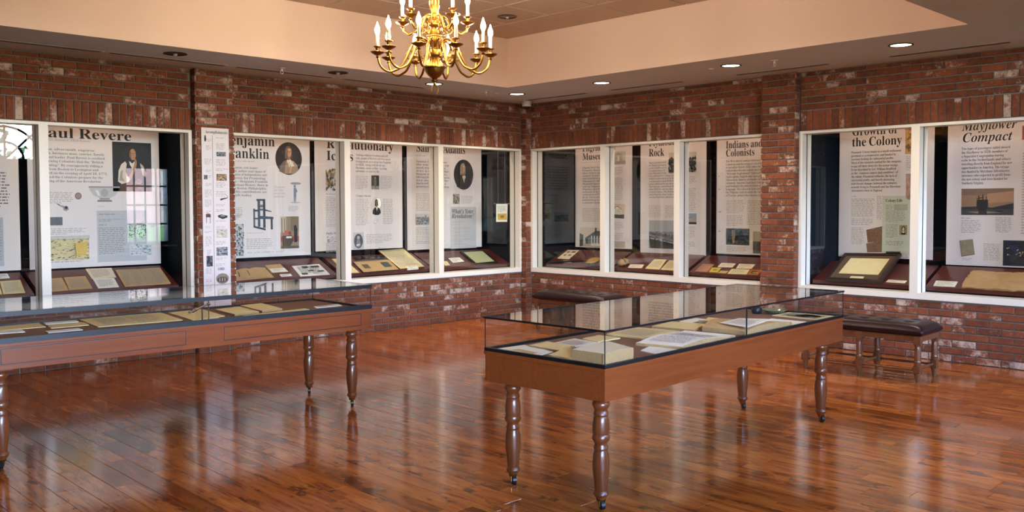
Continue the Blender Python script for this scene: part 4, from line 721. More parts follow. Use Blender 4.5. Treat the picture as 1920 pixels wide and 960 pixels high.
m = MB(); m.lathe([(0.02, 0), (0.065, 0.01), (0.075, 0.03), (0.06, 0.055), (0.03, 0.075), (0.015, 0.08)], 14, flute=0.12, nf=7); m.build('bag', 'parch', t, 60); MB().tube([(-0.05, -0.04, 0.01), (-0.02, -0.05, 0.05), (0.0, 0.0, 0.082), (0.04, 0.03, 0.05), (0.06, 0.06, 0.01)], 0.011, 8).build('strap', 'rubber', t, 60)
doc('R', 'white label card beside the little yellow pouch', [(1182, 495.5), (1207.6, 496), (1203, 502.5), (1177, 501.8)], 'cream', nlines=3, ink='inkfaint', group=GS)
doc('R', 'yellow letter lying open under the harbour view', [(1227, 486), (1250, 486.7), (1236.5, 505), (1209.7, 503.2)], 'yellow', 0.006, nlines=10, ink='inkfaint', group=GS)
doc('R', 'yellow letter half hidden by the mullion under the harbour view', [(1255, 488), (1278, 488.7), (1262, 507), (1238.5, 505.2)], 'yellow', 0.006, nlines=10, ink='inkfaint', group=GS)
doc('R', 'salmon pink booklet under the forest painting', [(1317.5, 494.5), (1338.8, 495.6), (1326.5, 509.6), (1303, 508)], plain('pink_cover', 'b07a60', 0.7, noise=0.1), 0.008, 'booklet', 'booklet', group=GS)
doc('R', 'cream label card above the yellow booklet', [(1353, 492.7), (1380, 494), (1373, 501.5), (1345.5, 500.3)], 'cream', nlines=3, ink='inkfaint', group=GS)
doc('R', 'cream label card next to the brick pillar', [(1386, 494.5), (1416.6, 495.6), (1409, 504), (1380, 503)], 'cream', nlines=3, ink='inkfaint', group=GS)
doc('R', 'bright yellow booklet between the pink booklet and the grey tag', [(1335, 501.5), (1352.5, 502), (1345, 510.5), (1329, 509.6)], plain('yellow_cover', 'c4aa3c', 0.6, noise=0.15), 0.008, 'booklet', 'booklet', pics=[(RC(.3, .35, .75, .7), '8a7c2c')], group=GS)
doc('R', 'small grey tag in front of the tan postcard', [(1351, 507.3), (1366, 508), (1361, 512.5), (1346, 511.6)], 'tan', group=GS)
doc('R', 'tan postcard under the forest painting', [(1372, 504), (1406, 505.5), (1400, 514), (1364, 512.7)], 'yellow', 0.006, cat='postcard', name='postcard', nlines=5, ink='inkfaint', group=GS)
doc('R', 'orange picture postcard with a green bird against the brick pillar', [(1408, 505), (1430, 506), (1421, 515.8), (1401, 514.5)], plain('orange_card', 'a8602c', 0.6, noise=0.2), 0.006, 'postcard', 'postcard', pics=[(RC(.2, .3, .7, .75), '3c3c1c'), (RC(.3, .5, .8, .7), 'c8b054')], group=GS)
# large picture frame leaning on its shelf
n0, d0 = slope('R'); B = [hit(1545.7, 523, n0, d0+0.004), hit(1650, 529, n0, d0+0.004)]
ang = TH+math.radians(9); n = Vector((-math.sin(ang), 0, math.cos(ang))); d = n.dot(B[0])+0.03
P = [hit(1584, 474, n, d), hit(1690, 475, n, d), hit(1650, 527.8, n, d), hit(1545.7, 522.5, n, d)]
t = thing('picture_frame', 'big dark wooden picture frame with an old letter in a brown mat', 'picture frame', (P[2]+P[3])/2-n*0.03)
f = lambda u, v, o=0: P[0]*(1-u)*(1-v)+P[1]*u*(1-v)+P[2]*u*v+P[3]*(1-u)*v+n*o
k = 0.055
for q in (((0, 0), (1, 0), (1-k, k*1.2), (k, k*1.2)), ((1, 0), (1, 1), (1-k, 1-k*1.2), (1-k, k*1.2)), ((1, 1), (0, 1), (k, 1-k*1.2), (1-k, 1-k*1.2)), ((0, 1), (0, 0), (k, k*1.2), (k, 1-k*1.2))):
    m = MB(); top = [f(*c_) for c_ in q]; m.add(top+[c_-n*0.03 for c_ in top], [[0, 1, 2, 3], [7, 6, 5, 4], [0, 4, 5, 1], [1, 5, 6, 2], [2, 6, 7, 3], [3, 7, 4, 0]]); m.build('frame_rail', plain('ebonised_frame', '2a1c16', 0.35), t, org=t.location, loc=(0, 0, 0))
MB().poly([f(k, k, -.012), f(1-k, k, -.012), f(1-k, 1-k, -.012), f(k, 1-k, -.012)]).build('mat_board', plain('brown_mat', '54402f', 0.85), t, recalc=False, org=t.location, loc=(0, 0, 0))
MB().poly([f(.17, .17, -.010), f(.86, .17, -.010), f(.87, .75, -.010), f(.16, .75, -.010)]).build('letter', 'yellow', t, recalc=False, org=t.location, loc=(0, 0, 0))
MB().poly([f(.42, .83, -.010), f(.66, .83, -.010), f(.66, .9, -.010), f(.42, .9, -.010)]).build('caption', 'yellow', t, recalc=False, org=t.location, loc=(0, 0, 0))
c0 = (P[1]+f(.72, 0))/2; m = MB().tube([f(.74, -.01, .006), f(.98, -.01, .006)], 0.011, 8); m.build('hanger_bar', 'rubber', t, 50, org=t.location, loc=(0, 0, 0))
doc('R', 'cream label card beside the big dark picture frame', [(1666, 524), (1700.5, 526.3), (1696, 531), (1661, 528.5)], 'cream', nlines=2, ink='inkfaint', group=GS)
doc('R', 'white label card beside the crumpled parchment', [(1755, 526), (1796, 528), (1790, 538), (1750, 535.7)], 'cream', nlines=4, ink='inkfaint', group=GS)
doc('R', 'large crumpled brown parchment under the ship painting', [(1823, 508.7), (1950, 513), (1942, 549), (1803, 539)], 'parch', 0.004, 'parchment', 'parchment', rag=0.012, prof=lambda u, v: 0.008+0.004*math.sin(9*u+3*v)+0.003*math.sin(14*v), nu=16, nv=10)

# ------------------------------------------------------------------ glass display tables
LEGP = [(0.0, 0.046), (0.022, 0.046), (0.025, 0.056), (0.033, 0.064), (0.036, 0.072), (0.033, 0.08), (0.028, 0.088), (0.030, 0.095), (0.033, 0.13), (0.039, 0.18), (0.0405, 0.215), (0.038, 0.25), (0.033, 0.272), (0.031, 0.278), (0.035, 0.288), (0.033, 0.296), (0.029, 0.305), (0.031, 0.315), (0.040, 0.325), (0.0425, 0.337), (0.040, 0.347), (0.037, 0.353), (0.0395, 0.36), (0.0405, 0.39), (0.037, 0.42), (0.034, 0.434), (0.032, 0.438), (0.037, 0.447), (0.035, 0.455), (0.030, 0.465), (0.033, 0.475), (0.041, 0.485), (0.0425, 0.495), (0.038, 0.505), (0.034, 0.51), (0.040, 0.516), (0.040, 0.53)]
def table(label, L, W, za, zb, zt, loc, rz, doors):
    t = thing('display_table', label, 'display table', loc, rz, 'glass topped display tables'); h, w_ = L/2, W/2
    for s in (-1, 1):
        MB().cbox(-h+0.006, s*(w_-0.006), za, h-0.006, s*(w_-0.03), zb-0.018, 0.002).build('apron_panel', 'tablewood', t); MB().cbox(s*(h-0.006), -w_+0.03, za, s*(h-0.03), w_-0.03, zb-0.018, 0.002).build('apron_panel', 'tablewood', t)
        MB().cbox(-h, s*w_, zb-0.018, h, s*(w_-0.03), zb, 0.003).build('top_moulding', 'tablewood', t); MB().cbox(s*h, -w_+0.03, zb-0.018, s*(h-0.03), w_-0.03, zb, 0.003).build('top_moulding', 'tablewood', t)
    MB().box(-h+0.03, -w_+0.03, zb-0.02, h-0.03, w_-0.03, zb+0.004).build('deck', 'deck', t)
    g = 0.006; zk = zb+0.016
    for s in (-1, 1):
        MB().box(-h+0.003, s*(w_-0.003), zb, h-0.003, s*(w_-0.02), zk).build('base_trim', 'black', t); MB().box(s*(h-0.003), -w_+0.02, zb, s*(h-0.02), w_-0.02, zk).build('base_trim', 'black', t)
        if not (doors and s == -1): MB().box(-h+0.006, s*(w_-0.006), zk, h-0.006, s*(w_-0.012), zt-0.008).build('side_glass', 'caseglass', t)
        MB().box(s*(h-0.006), -w_+0.012, zk, s*(h-0.012), w_-0.012, zt-0.008).build('end_glass', 'caseglass', t)
    MB().box(-h+0.002, -w_+0.002, zt-0.007, h-0.002, w_-0.002, zt).build('top_glass', 'caseglass', t)
    for s in (-1, 1):                                   # dark polished edges of the plate glass
        MB().box(-h, s*w_, zt-0.009, h, s*(w_-0.003), zt+0.0005).build('glass_edge', 'black', t); MB().box(s*h, -w_, zt-0.009, s*(h-0.003), w_, zt+0.0005).build('glass_edge', 'black', t)
        for q in (-1, 1): MB().box(q*(h-0.005), s*(w_-0.005), zk, q*(h-0.0085), s*(w_-0.0085), zt-0.009).build('corner_joint', 'black', t)
    if doors:
        MB().box(-h+0.001, -w_-0.001, zt-0.026, h-0.001, -w_+0.018, zt-0.001).build('door_track', 'black', t); MB().box(-h+0.001, -w_-0.001, zb+0.001, h-0.001, -w_+0.018, zb+0.03).build('door_track', 'black', t)
        for a, b, y in ((-h+0.004, 0.02, 0.004), (-0.06, h-0.004, 0.011)): MB().box(a, -w_+y, zb+0.03, b, -w_+y+0.005, zt-0.026).build('sliding_door', 'caseglass', t)
        MB().box(-0.022, -w_+0.002, zb+0.03, -0.018, -w_+0.012, zt-0.026).build('door_edge', 'black', t); MB().box(0.020, -w_+0.002, zb+0.03, 0.0225, -w_+0.012, zt-0.026).build('door_edge', 'steel', t)
        lk = MB().tube([(-0.115, -w_-0.02, zb+0.085), (-0.075, -w_-0.012, zb+0.098), (0.018, -w_-0.006, zb+0.128)], [0.006, 0.008, 0.005], 10).build('lock', 'steel', t, 50)
        for x_, z_, r_ in ((-0.085, 0.095, 0.012), (-0.068, 0.101, 0.011), (0.014, 0.127, 0.010)): MB().tube([(x_-0.006, -w_-0.013, zb+z_-0.002), (x_+0.006, -w_-0.011, zb+z_+0.002)], r_, 12).build('lock_collar', 'steel', lk, 50)
        for a, b in ((-0.925, -0.105), (0.10, 0.925)):
            x0, x1 = a*h*1.0, b*h*1.0
            dr = MB().cbox(x0, -w_+0.0035, za+0.032, x1, -w_+0.02, zb-0.03, 0.0015).build('drawer_front', 'tablewood', t); m = MB()
            for q in ((x0-0.004, za+0.028, x1+0.004, za+0.032), (x0-0.004, zb-0.03, x1+0.004, zb-0.026), (x0-0.004, za+0.032, x0, zb-0.03), (x1, za+0.032, x1+0.004, zb-0.03)): m.box(q[0], -w_+0.0052, q[1], q[2], -w_+0.012, q[3])
            m.build('drawer_gap', 'black', dr)
    else: MB().box(0.012, -w_+0.0055, zk, 0.016, -w_+0.0125, zt-0.009).build('glass_joint', 'black', t)
    k = za/0.53; lg = MB().lathe([(r, z*k) for r, z in LEGP], 24).mesh('leg', 'legwood', 35); pl = MB().cbox(-0.055, -0.055, za-0.014, 0.055, 0.055, za, 0.003).mesh('leg_plate', 'legwood')
    ra = math.radians(-120)
    fk = MB(); fk.lathe([(0.022, 0.040), (0.024, 0.048), (0.02, 0.05)], 14); wh = MB()
    dx, dy = math.cos(ra)*0.014, math.sin(ra)*0.014; ox, oy = -math.sin(ra), math.cos(ra)
    for s in (-1, 1): fk.add([(dx+ox*s*0.013+math.cos(ra)*a, dy+oy*s*0.013+math.sin(ra)*a, z) for a, z in ((-0.022, 0.042), (0.006, 0.042), (0.006, 0.016), (-0.004, 0.016))]+[(dx+ox*s*0.016+math.cos(ra)*a, dy+oy*s*0.016+math.sin(ra)*a, z) for a, z in ((-0.022, 0.042), (0.006, 0.042), (0.006, 0.016), (-0.004, 0.016))], [[0, 1, 2, 3], [7, 6, 5, 4], [0, 4, 5, 1], [1, 5, 6, 2], [2, 6, 7, 3], [3, 7, 4, 0]])
    wh.tube([(dx+ox*a, dy+oy*a, 0.021) for a in (-0.011, -0.009, 0.009, 0.011)], [0.016, 0.021, 0.021, 0.016], 18)
    fk, wh = fk.mesh('caster_fork', 'brass', 40), wh.mesh('caster_wheel', 'rubber', 40)
    for sx in (-1, 1):
        for sy in (-1, 1):
            l = inst('leg', lg, t, (sx*(h-0.105), sy*(w_-0.105), 0)); inst('leg_plate', pl, l, (0, 0, 0)); inst('caster_fork', fk, l, (0, 0, 0)); inst('caster_wheel', wh, l, (0, 0, 0))
    return t
def centre(x, y, a, l, w_): return (x+l/2*math.cos(a)-w_/2*math.sin(a), y+l/2*math.sin(a)+w_/2*math.cos(a), 0)
table('brown display table with a plain apron holding thick old books', 2.522, 0.777, 0.53, 0.682, 0.856, centre(-5.31, -5.785, 0.036, 2.522, 0.777), 0.036, False)
table('brown display table with two drawers and a lock on its sliding glass', 2.44, 0.80, 0.548, 0.689, 0.860, centre(-7.12, -3.0695, -0.022, 2.432, 0.80), -0.022, True)
GR, GLT = 'papers in the table with plain apron', 'papers in the table with drawers'
Z = Vector((0, 0, 1))
def inside(P, z):                                         # keep a paper within the glass of its table
    cx, cy, a, h, w_ = (TABS[0] if z < 0.69 or z > 0.70 else TABS[1])
    d = P-Vector((cx, cy, 0)); u = max(-h, min(h, d.x*math.cos(a)+d.y*math.sin(a))); v = max(-w_, min(w_, -d.x*math.sin(a)+d.y*math.cos(a)))
    return Vector((cx+u*math.cos(a)-v*math.sin(a), cy+u*math.sin(a)+v*math.cos(a), P.z))
TABS = [(*centre(-5.31, -5.785, 0.036, 2.522, 0.777)[:2], 0.036, 1.261-0.035, 0.3885-0.035), (*centre(-7.12, -3.0695, -0.022, 2.432, 0.80)[:2], -0.022, 1.22-0.035, 0.40-0.04)]
def flat(label, q, mat, th=0.004, z=0.6865, cat='document', name='document', **k):
    P = [inside(hit(x, y, Z, z+th), z) for x, y in q]; return sheet(name, label, cat, P, Z, th, mat, **k)
ZR, ZL = 0.6862, 0.6932
flat('white sheet with a tan engraving at the table corner', [(930.6, 653.5), (983.4, 646.7), (1038, 659.5), (1002, 667.5)], 'paper', 0.004, ZR, nlines=0, pics=[(RC(.12, .3, .42, .85), 'c0a878')], group=GR)
flat('tan pamphlet between the two white sheets', [(991.6, 647), (1026.8, 640), (1077, 648), (1047, 656.6)], 'yellow', 0.012, ZR, cat='pamphlet', name='pamphlet', rag=0.004, edge='edge', group=GR)
flat('white sheet behind the tan pamphlet', [(1037.6, 642.7), (1077, 634.5), (1123, 642), (1079.6, 650)], 'paper', 0.004, ZR, nlines=9, ink='inkfaint', group=GR)
flat('ragged cream page behind the thick brown book', [(1091.8, 634.6), (1123, 628), (1164, 633), (1120, 640.5)], 'yellow', 0.006, ZR, rag=0.006, group=GR)
flat('thin open pages leaning against the thick brown book', [(1011, 668), (1063, 656), (1075, 664), (1052, 676)], 'yellow', 0.016, ZR, cat='book', name='open_book', rag=0.004, edge='edge', prof=lambda u, v: 0.022*u*u, group=GR)
flat('thick brown edged book lying open at the table corner', [(1069, 655.5), (1143, 640), (1204, 654.5), (1125, 667.5)], 'cream', 0.058, ZR, cat='book', name='open_book', prof=lambda u, v: 0.006*math.sin(PI*u), edge='edge', nlines=0, group=GR)
flat('white label sheet beside the thick brown book', [(1201, 657), (1218, 648.8), (1282, 656), (1240.6, 665.5)], 'paper', 0.004, ZR, group=GR)
flat('long cream manuscript behind the white open book', [(1138, 625.5), (1192, 613), (1274, 620), (1204, 634)], 'yellow', 0.008, ZR, rag=0.005, nlines=10, ink='inkfaint', group=GR)
flat('large white open book with torn spine', [(1193, 644), (1285, 620.5), (1379, 630), (1292, 653.5)], 'paper', 0.012, ZR, cat='book', name='open_book', prof=lambda u, v: 0.014*math.sin(PI*min(1, (u*1.2)))+0.004, rag=0.004, edge='edge', nlines=16, cols=2, ink='inkfaint', nu=14, group=GR)
flat('cream open booklet behind the tan thick volume', [(1222, 611.5), (1258, 602.5), (1326, 607), (1300, 618.7)], 'yellow', 0.012, ZR, cat='booklet', name='booklet', edge='edge', group=GR)
flat('white sheet at the back near the cream booklet', [(1274, 602), (1305, 596), (1325, 598.5), (1292, 605)], 'paper', 0.004, ZR, group=GR)
flat('small pamphlet open behind the tan thick volume', [(1310, 604), (1328, 598.5), (1352, 600.5), (1342, 606)], 'yellow', 0.012, ZR, cat='pamphlet', name='pamphlet', prof=lambda u, v: 0.012*abs(2*u-1), group=GR)
flat('tan thick volume lying open with crumbling page edges', [(1315, 612.5), (1356, 597.5), (1486, 604), (1404, 622.5)], 'tan', 0.026, ZR, cat='book', name='open_book', prof=lambda u, v: 0.020*math.sin(PI*min(1, u*1.05))**0.7, rag=0.006, edge='edge', nu=14, group=GR)
flat('white page resting on the tan thick volume', [(1350, 605), (1385, 596.5), (1448, 598), (1405, 614)], 'paper', 0.002, ZR+0.046, nlines=8, ink='inkfaint', group=GR)
flat('white sheet between the tan volume and the portrait print', [(1436, 601), (1446, 597), (1512, 603), (1487, 610)], 'paper', 0.004, ZR, group=GR)
flat('portrait print with a cream border at the table end', [(1447.8, 591), (1482, 584.5), (1575, 590.6), (1538.5, 600)], 'yellow', 0.004, ZR, cat='print', name='print', pics=[(RC(.1, .12, .9, .88), '8c8a72'), (EL(.5, .5, .34, .36, 20), '3c423c'), (EL(.5, .5, .2, .2, 16), 'b8b8b0')], group=GR)
c = hit(1419, 588, Z, ZR); t = thing('inkwell', 'black inkwell with a white quill standing in it', 'inkwell', c)
MB().lathe([(0.028, 0), (0.034, 0.006), (0.036, 0.03), (0.030, 0.042), (0.016, 0.048), (0.016, 0.056), (0.02, 0.058)], 18).build('pot', 'rubber', t, 40)
m = MB(); q = [Vector((0, 0, 0.05))+Vector((0.06, -0.02, 0.085))*k_ for k_ in (0, .3, .6, .8, 1.0)]; m.tube(q, [0.0015, 0.003, 0.006, 0.005, 0.001], 6).build('quill', 'paper', t, 60)
c = hit(1452, 587.5, Z, ZR+0.001); t = thing('glass_dish', 'shallow greenish dish beside the black inkwell', 'dish', c)
MB().lathe([(0.03, 0), (0.055, 0.008), (0.085, 0.026), (0.083, 0.028), (0.05, 0.012), (0.0, 0.008)], 28).build('dish', plain('green_glass_dish', '7c8060', 0.15, coat=0.5), t, 40)

flat('cream sheet cut by the picture edge in the drawer table', [(-24, 614), (72.5, 605), (85, 612.5), (-20, 621)], 'yellow', 0.004, ZL, rag=0.003, group=GLT)
flat('white label in front of the cream sheet cut by the picture edge', [(-14, 620.5), (40, 617), (47.5, 621.7), (-10, 626)], 'paper', 0.004, ZL, group=GLT)
flat('white label at the back beside the big yellow sheet', [(81, 604.5), (142.5, 600), (147.5, 603), (86, 607.8)], 'paper', 0.004, ZL, group=GLT)
flat('small yellow page between two white labels', [(87.5, 608.7), (155, 603.7), (167.5, 609), (96, 615)], 'yellow', 0.004, ZL, rag=0.004, group=GLT)
flat('white label in front of the small yellow page', [(85, 620.5), (147.5, 615), (155.5, 618), (91, 623.7)], 'paper', 0.004, ZL, group=GLT)
flat('big yellow sheet in the middle of the drawer table', [(148.7, 598.7), (297.5, 585), (342.5, 599.5), (183.7, 612.5)], 'yellow', 0.005, ZL, rag=0.002, nlines=14, cols=2, ink='inkfaint', group=GLT)
flat('yellow sheet behind the lock of the drawer table', [(316, 586), (372, 578), (421, 592), (362, 600.5)], 'yellow', 0.005, ZL, rag=0.002, group=GLT)
flat('yellow open booklet past the lock of the drawer table', [(403.6, 580), (448, 574.5), (486, 584), (440, 589)], 'yellow', 0.012, ZL, cat='booklet', name='booklet', rag=0.003, edge='edge', group=GLT)
flat('ragged yellow page beside the open booklet', [(451, 572.6), (487.6, 567.7), (529.6, 578.5), (491.7, 582.8)], 'yellow', 0.012, ZL, rag=0.003, edge='edge', group=GLT)
flat('white label under the lock of the drawer table', [(362, 599.9), (407.7, 595), (416, 597.3), (376, 602)], 'paper', 0.004, ZL, group=GLT)
flat('long narrow cream strip along the front glass', [(455, 591.5), (572, 578), (580, 580), (466, 593.5)], 'yellow', 0.004, ZL, group=GLT)
flat('white card alone at the end of the drawer table', [(587.8, 574.5), (633.9, 569.9), (640.6, 572.6), (593, 577.3)], 'paper', 0.004, ZL, nlines=2, ink='inkfaint', group=GLT)

# ------------------------------------------------------------------ tufted leather benches
def bench(label, loc, rz):
    t = thing('bench', label, 'bench', loc, rz, 'tufted leather benches'); h, w_ = 0.515, 0.225; bt = [(bx, by) for bx in (-0.36, -0.18, 0, 0.18, 0.36) for by in (-0.085, 0.085)]
    m = MB(); nu, nv = 64, 30; vs = []
    for j in range(nv+1):
        for i in range(nu+1):
            a, b = 2*i/nu-1, 2*j/nv-1; a, b = math.sin(a*PI/2)**1 if False else a, b
            ex = 1-abs(a)**9; ey = 1-abs(b)**5; z = 0.415+0.060*(max(ex, 0)*max(ey, 0))**0.5
            x_, y_ = a*h, b*w_
            for q in bt:
                r2 = ((x_-q[0])**2+(y_-q[1])**2); z -= 0.020*math.exp(-r2/0.0011)+0.006*math.exp(-r2/0.006)
            vs.append((x_, y_, z))
    m.add(vs, [[j*(nu+1)+i, j*(nu+1)+i+1, (j+1)*(nu+1)+i+1, (j+1)*(nu+1)+i] for j in range(nv) for i in range(nu)])
    ring = [i for i in range(nu+1)]+[j*(nu+1)+nu for j in range(1, nv+1)]+[nv*(nu+1)+i for i in range(nu-1, -1, -1)]+[j*(nu+1) for j in range(nv-1, 0, -1)]; L = len(ring)
    r0 = [Vector(vs[i]) for i in ring]; r1 = [Vector((v.x*1.012, v.y*1.02, 0.395)) for v in r0]; r2 = [Vector((v.x*0.985, v.y*0.97, 0.372)) for v in r0]
    m.add(r0+r1+r2, [[k+o, k+o+L, (k+1) % L+o+L, (k+1) % L+o] for o in (0, L) for k in range(L)]+[[2*L+k for k in range(L)]])
    bm = bmesh.new(); me = m.mesh('cushion', 'leather'); bm.from_mesh(me); bmesh.ops.remove_doubles(bm, verts=bm.verts[:], dist=1e-5); bmesh.ops.recalc_face_normals(bm, faces=bm.faces[:]); bm.to_mesh(me); bm.free()
    me.polygons.foreach_set('use_smooth', [True]*len(me.polygons)); cu = inst('cushion', me, t, (0, 0, 0))
    bme = MB().lathe([(0.0, 0.006), (0.008, 0.004), (0.011, 0), (0.008, -0.004)], 12).mesh('button', 'leather', 60)
    for q in bt: inst('button', bme, cu, (q[0], q[1], 0.449))
    for s in (-1, 1): MB().cbox(-0.5, s*0.185, 0.325, 0.5, s*0.205, 0.376, 0.003).build('seat_rail', 'benchwood', t); MB().cbox(s*0.48, -0.185, 0.325, s*0.50, 0.185, 0.376, 0.003).build('seat_rail', 'benchwood', t)
    lp_ = MB(); lp_.cbox(-0.028, -0.028, 0.30, 0.028, 0.028, 0.372, 0.004); lp_.lathe([(0.024, 0.175), (0.0255, 0.2), (0.0245, 0.26), (0.021, 0.285), (0.0265, 0.29), (0.0265, 0.296), (0.021, 0.301)], 18)
    lp_.lathe([(0.024, 0.128), (0.029, 0.134), (0.0245, 0.14), (0.029, 0.147), (0.0245, 0.153), (0.029, 0.16), (0.0245, 0.166), (0.024, 0.176)], 18); lp_.cbox(-0.028, -0.028, 0.07, 0.028, 0.028, 0.13, 0.005); lp_.lathe([(0.013, 0.0), (0.016, 0.02), (0.025, 0.06), (0.026, 0.072)], 18)
    lm = lp_.mesh('leg', 'benchwood', 35)
    for x_ in (-0.47, 0, 0.47):
        for s in (-1, 1): inst('leg', lm, t, (x_, s*0.185, 0))
        MB().tube([(x_, -0.16, 0.105), (x_, -0.1, 0.105), (x_, 0, 0.105), (x_, 0.1, 0.105), (x_, 0.16, 0.105)], [0.008, 0.011, 0.014, 0.011, 0.008], 10).build('stretcher', 'benchwood', t, 50)
    for s in (-1, 1):
        for a, b in ((-0.445, -0.025), (0.025, 0.445)): MB().tube([(a+(b-a)*k_, s*0.185, 0.098) for k_ in (0, .05, .12, .5, .88, .95, 1)], [0.009, 0.012, 0.009, 0.012, 0.009, 0.012, 0.009], 10).build('stretcher', 'benchwood', t, 50)
    return t
bench('tufted oxblood leather bench behind the end of the plain apron table', (-0.975, -5.045, 0), PI/2+0.03)
bench('tufted oxblood leather bench standing near the corner of the room', (-1.0, -1.835, 0), PI/2)

# ------------------------------------------------------------------ chandelier
CX, CY = -4.40, -3.49
t = thing('chandelier', 'polished brass two tier candle chandelier hanging from the tray ceiling', 'chandelier', (CX, CY, 2.19))
zz = lambda z: z-2.19
MB().tube([(0.030*math.cos(2*PI*k/24), 0, 0.0285+0.030*math.sin(2*PI*k/24)) for k in range(24)], 0.0035, 8, True).build('bottom_ring', 'brass', t, 60)
MB().lathe([(r, zz(z)) for r, z in ((0.006, 2.243), (0.010, 2.25), (0.010, 2.27), (0.022, 2.276), (0.024, 2.284), (0.016, 2.292), (0.022, 2.30))], 20).build('finial', 'brass', t, 40)
MB().lathe([(r, zz(z)) for r, z in ((0.018, 2.298), (0.035, 2.308), (0.055, 2.328), (0.066, 2.35), (0.070, 2.366), (0.079, 2.369), (0.079, 2.376), (0.066, 2.378))], 32).build('bowl', 'brass', t, 40)
MB().lathe([(r, zz(z)) for r, z in ((0.064, 2.378), (0.058, 2.40), (0.044, 2.425), (0.030, 2.445), (0.028, 2.455))], 48, flute=0.10, nf=16).build('fluted_dome', 'brass', t, 40)
MB().lathe([(r, zz(z)) for r, z in ((0.03, 2.453), (0.052, 2.458), (0.055, 2.475), (0.052, 2.492), (0.03, 2.497), (0.024, 2.51), (0.03, 2.52))], 28).build('lower_hub', 'brass', t, 40)
MB().lathe([(r, zz(z)) for r, z in ((0.022, 2.515), (0.036, 2.535), (0.042, 2.56), (0.046, 2.582), (0.056, 2.586), (0.056, 2.591), (0.046, 2.60), (0.036, 2.625), (0.024, 2.648))], 48, flute=0.09, nf=16).build('vase', 'brass', t, 40)
MB().lathe([(r, zz(z)) for r, z in ((0.022, 2.645), (0.038, 2.66), (0.042, 2.675), (0.038, 2.69), (0.022, 2.70), (0.018, 2.715), (0.026, 2.735), (0.020, 2.75), (0.028, 2.77), (0.036, 2.80), (0.038, 2.83), (0.030, 2.86), (0.018, 2.88), (0.012, 2.90), (0.012, 3.12), (0.02, 3.13), (0.012, 3.14), (0.012, 3.22))], 28).build('stem', 'brass', t, 40)
MB().lathe([(r, zz(z)) for r, z in ((0.012, 3.20), (0.03, 3.215), (0.06, 3.245), (0.065, 3.274))], 28).build('ceiling_canopy', 'brass', t, 40)
def bez(pts, n=28):
    out = []; P = [Vector(q) for q in pts]; P = [P[0]*2-P[1]]+P+[P[-1]*2-P[-2]]
    for i in range(1, len(P)-2):
        for k in range(n//(len(P)-3)+1):
            s = k/(n//(len(P)-3)+1); a, b, c_, d_ = P[i-1], P[i], P[i+1], P[i+2]
            out.append(0.5*((2*b)+(c_-a)*s+(2*a-5*b+4*c_-d_)*s*s+(3*b-a-3*c_+d_)*s**3))
    return out+[P[-2]]
def arm_meshes(R, z0, hump, low, top):
    a = MB(); a.tube(bez([(0.045, 0, z0), (R*0.16, 0, z0+hump*0.8), (R*0.27, 0, z0+hump), (R*0.38, 0, z0+hump*0.6), (R*0.50, 0, z0*0.62+low*0.38), (R*0.60, 0, low+(z0-low)*0.22), (R*0.69, 0, low+0.012), (R*0.79, 0, low), (R*0.89, 0, low+0.016), (R*0.965, 0, low+(top-low)*0.42), (R, 0, top-0.01)], 60), 0.0078, 10)
    a.lathe([(0.007, top-0.032), (0.013, top-0.025), (0.007, top-0.018)], 14, (R, 0, 0))
    s = MB(); s.tube([(R*0.42+0.045*(1-k/26)*math.cos(0.45*k+2.2), 0, z0-0.028+0.045*(1-k/26)*math.sin(0.45*k+2.2)) for k in range(22)], 0.004, 7)
    s.tube([(R*0.26+0.03*(1-k/24)*math.cos(-0.45*k+1.0), 0, z0-0.055+0.03*(1-k/24)*math.sin(-0.45*k+1.0)) for k in range(20)], 0.0035, 7)
    p_ = MB().lathe([(0.010, top-0.014), (0.022, top-0.008), (0.040, top+0.002), (0.050, top+0.010), (0.048, top+0.012), (0.02, top+0.004), (0.008, top+0.004)], 40, (R, 0, 0), flute=0.05, nf=20)
    c_ = MB().lathe([(0.010, top+0.003), (0.011, top+0.02), (0.014, top+0.036), (0.027, top+0.046), (0.027, top+0.049), (0.014, top+0.05)], 20, (R, 0, 0))
    k_ = MB().lathe([(0.0115, top+0.049), (0.0115, top+0.128), (0.009, top+0.13)], 16, (R, 0, 0))
    b_ = MB().lathe([(0.008, top+0.13), (0.016, top+0.146), (0.0175, top+0.160), (0.013, top+0.18), (0.005, top+0.20), (0.001, top+0.215)], 10, (R, 0, 0))
    return [a.mesh('arm', 'brass', 50), ('scroll', s.mesh('scroll', 'brass', 50)), ('drip_pan', p_.mesh('drip_pan', 'brass', 40)), ('candle_cup', c_.mesh('candle_cup', 'brass', 40)), ('candle', k_.mesh('candle', 'candle', 40)), ('bulb', b_.mesh('bulb', 'bulb', 60))]
va = math.atan2(RT.y, RT.x)
for R, z0, hump, low, top, angs in ((0.390, zz(2.487), 0.075, zz(2.338), zz(2.462), [8+36*k for k in range(10)]), (0.240, zz(2.672), 0.055, zz(2.612), zz(2.688), [18+72*k for k in range(5)])):
    ms = arm_meshes(R, z0, hump, low, top)
    for a_ in angs:
        ar = inst('arm', ms[0], t, (0, 0, 0), rot=(0, 0, va+math.radians(a_)))
        for nm, me in ms[1:]: inst(nm, me, ar, (0, 0, 0))

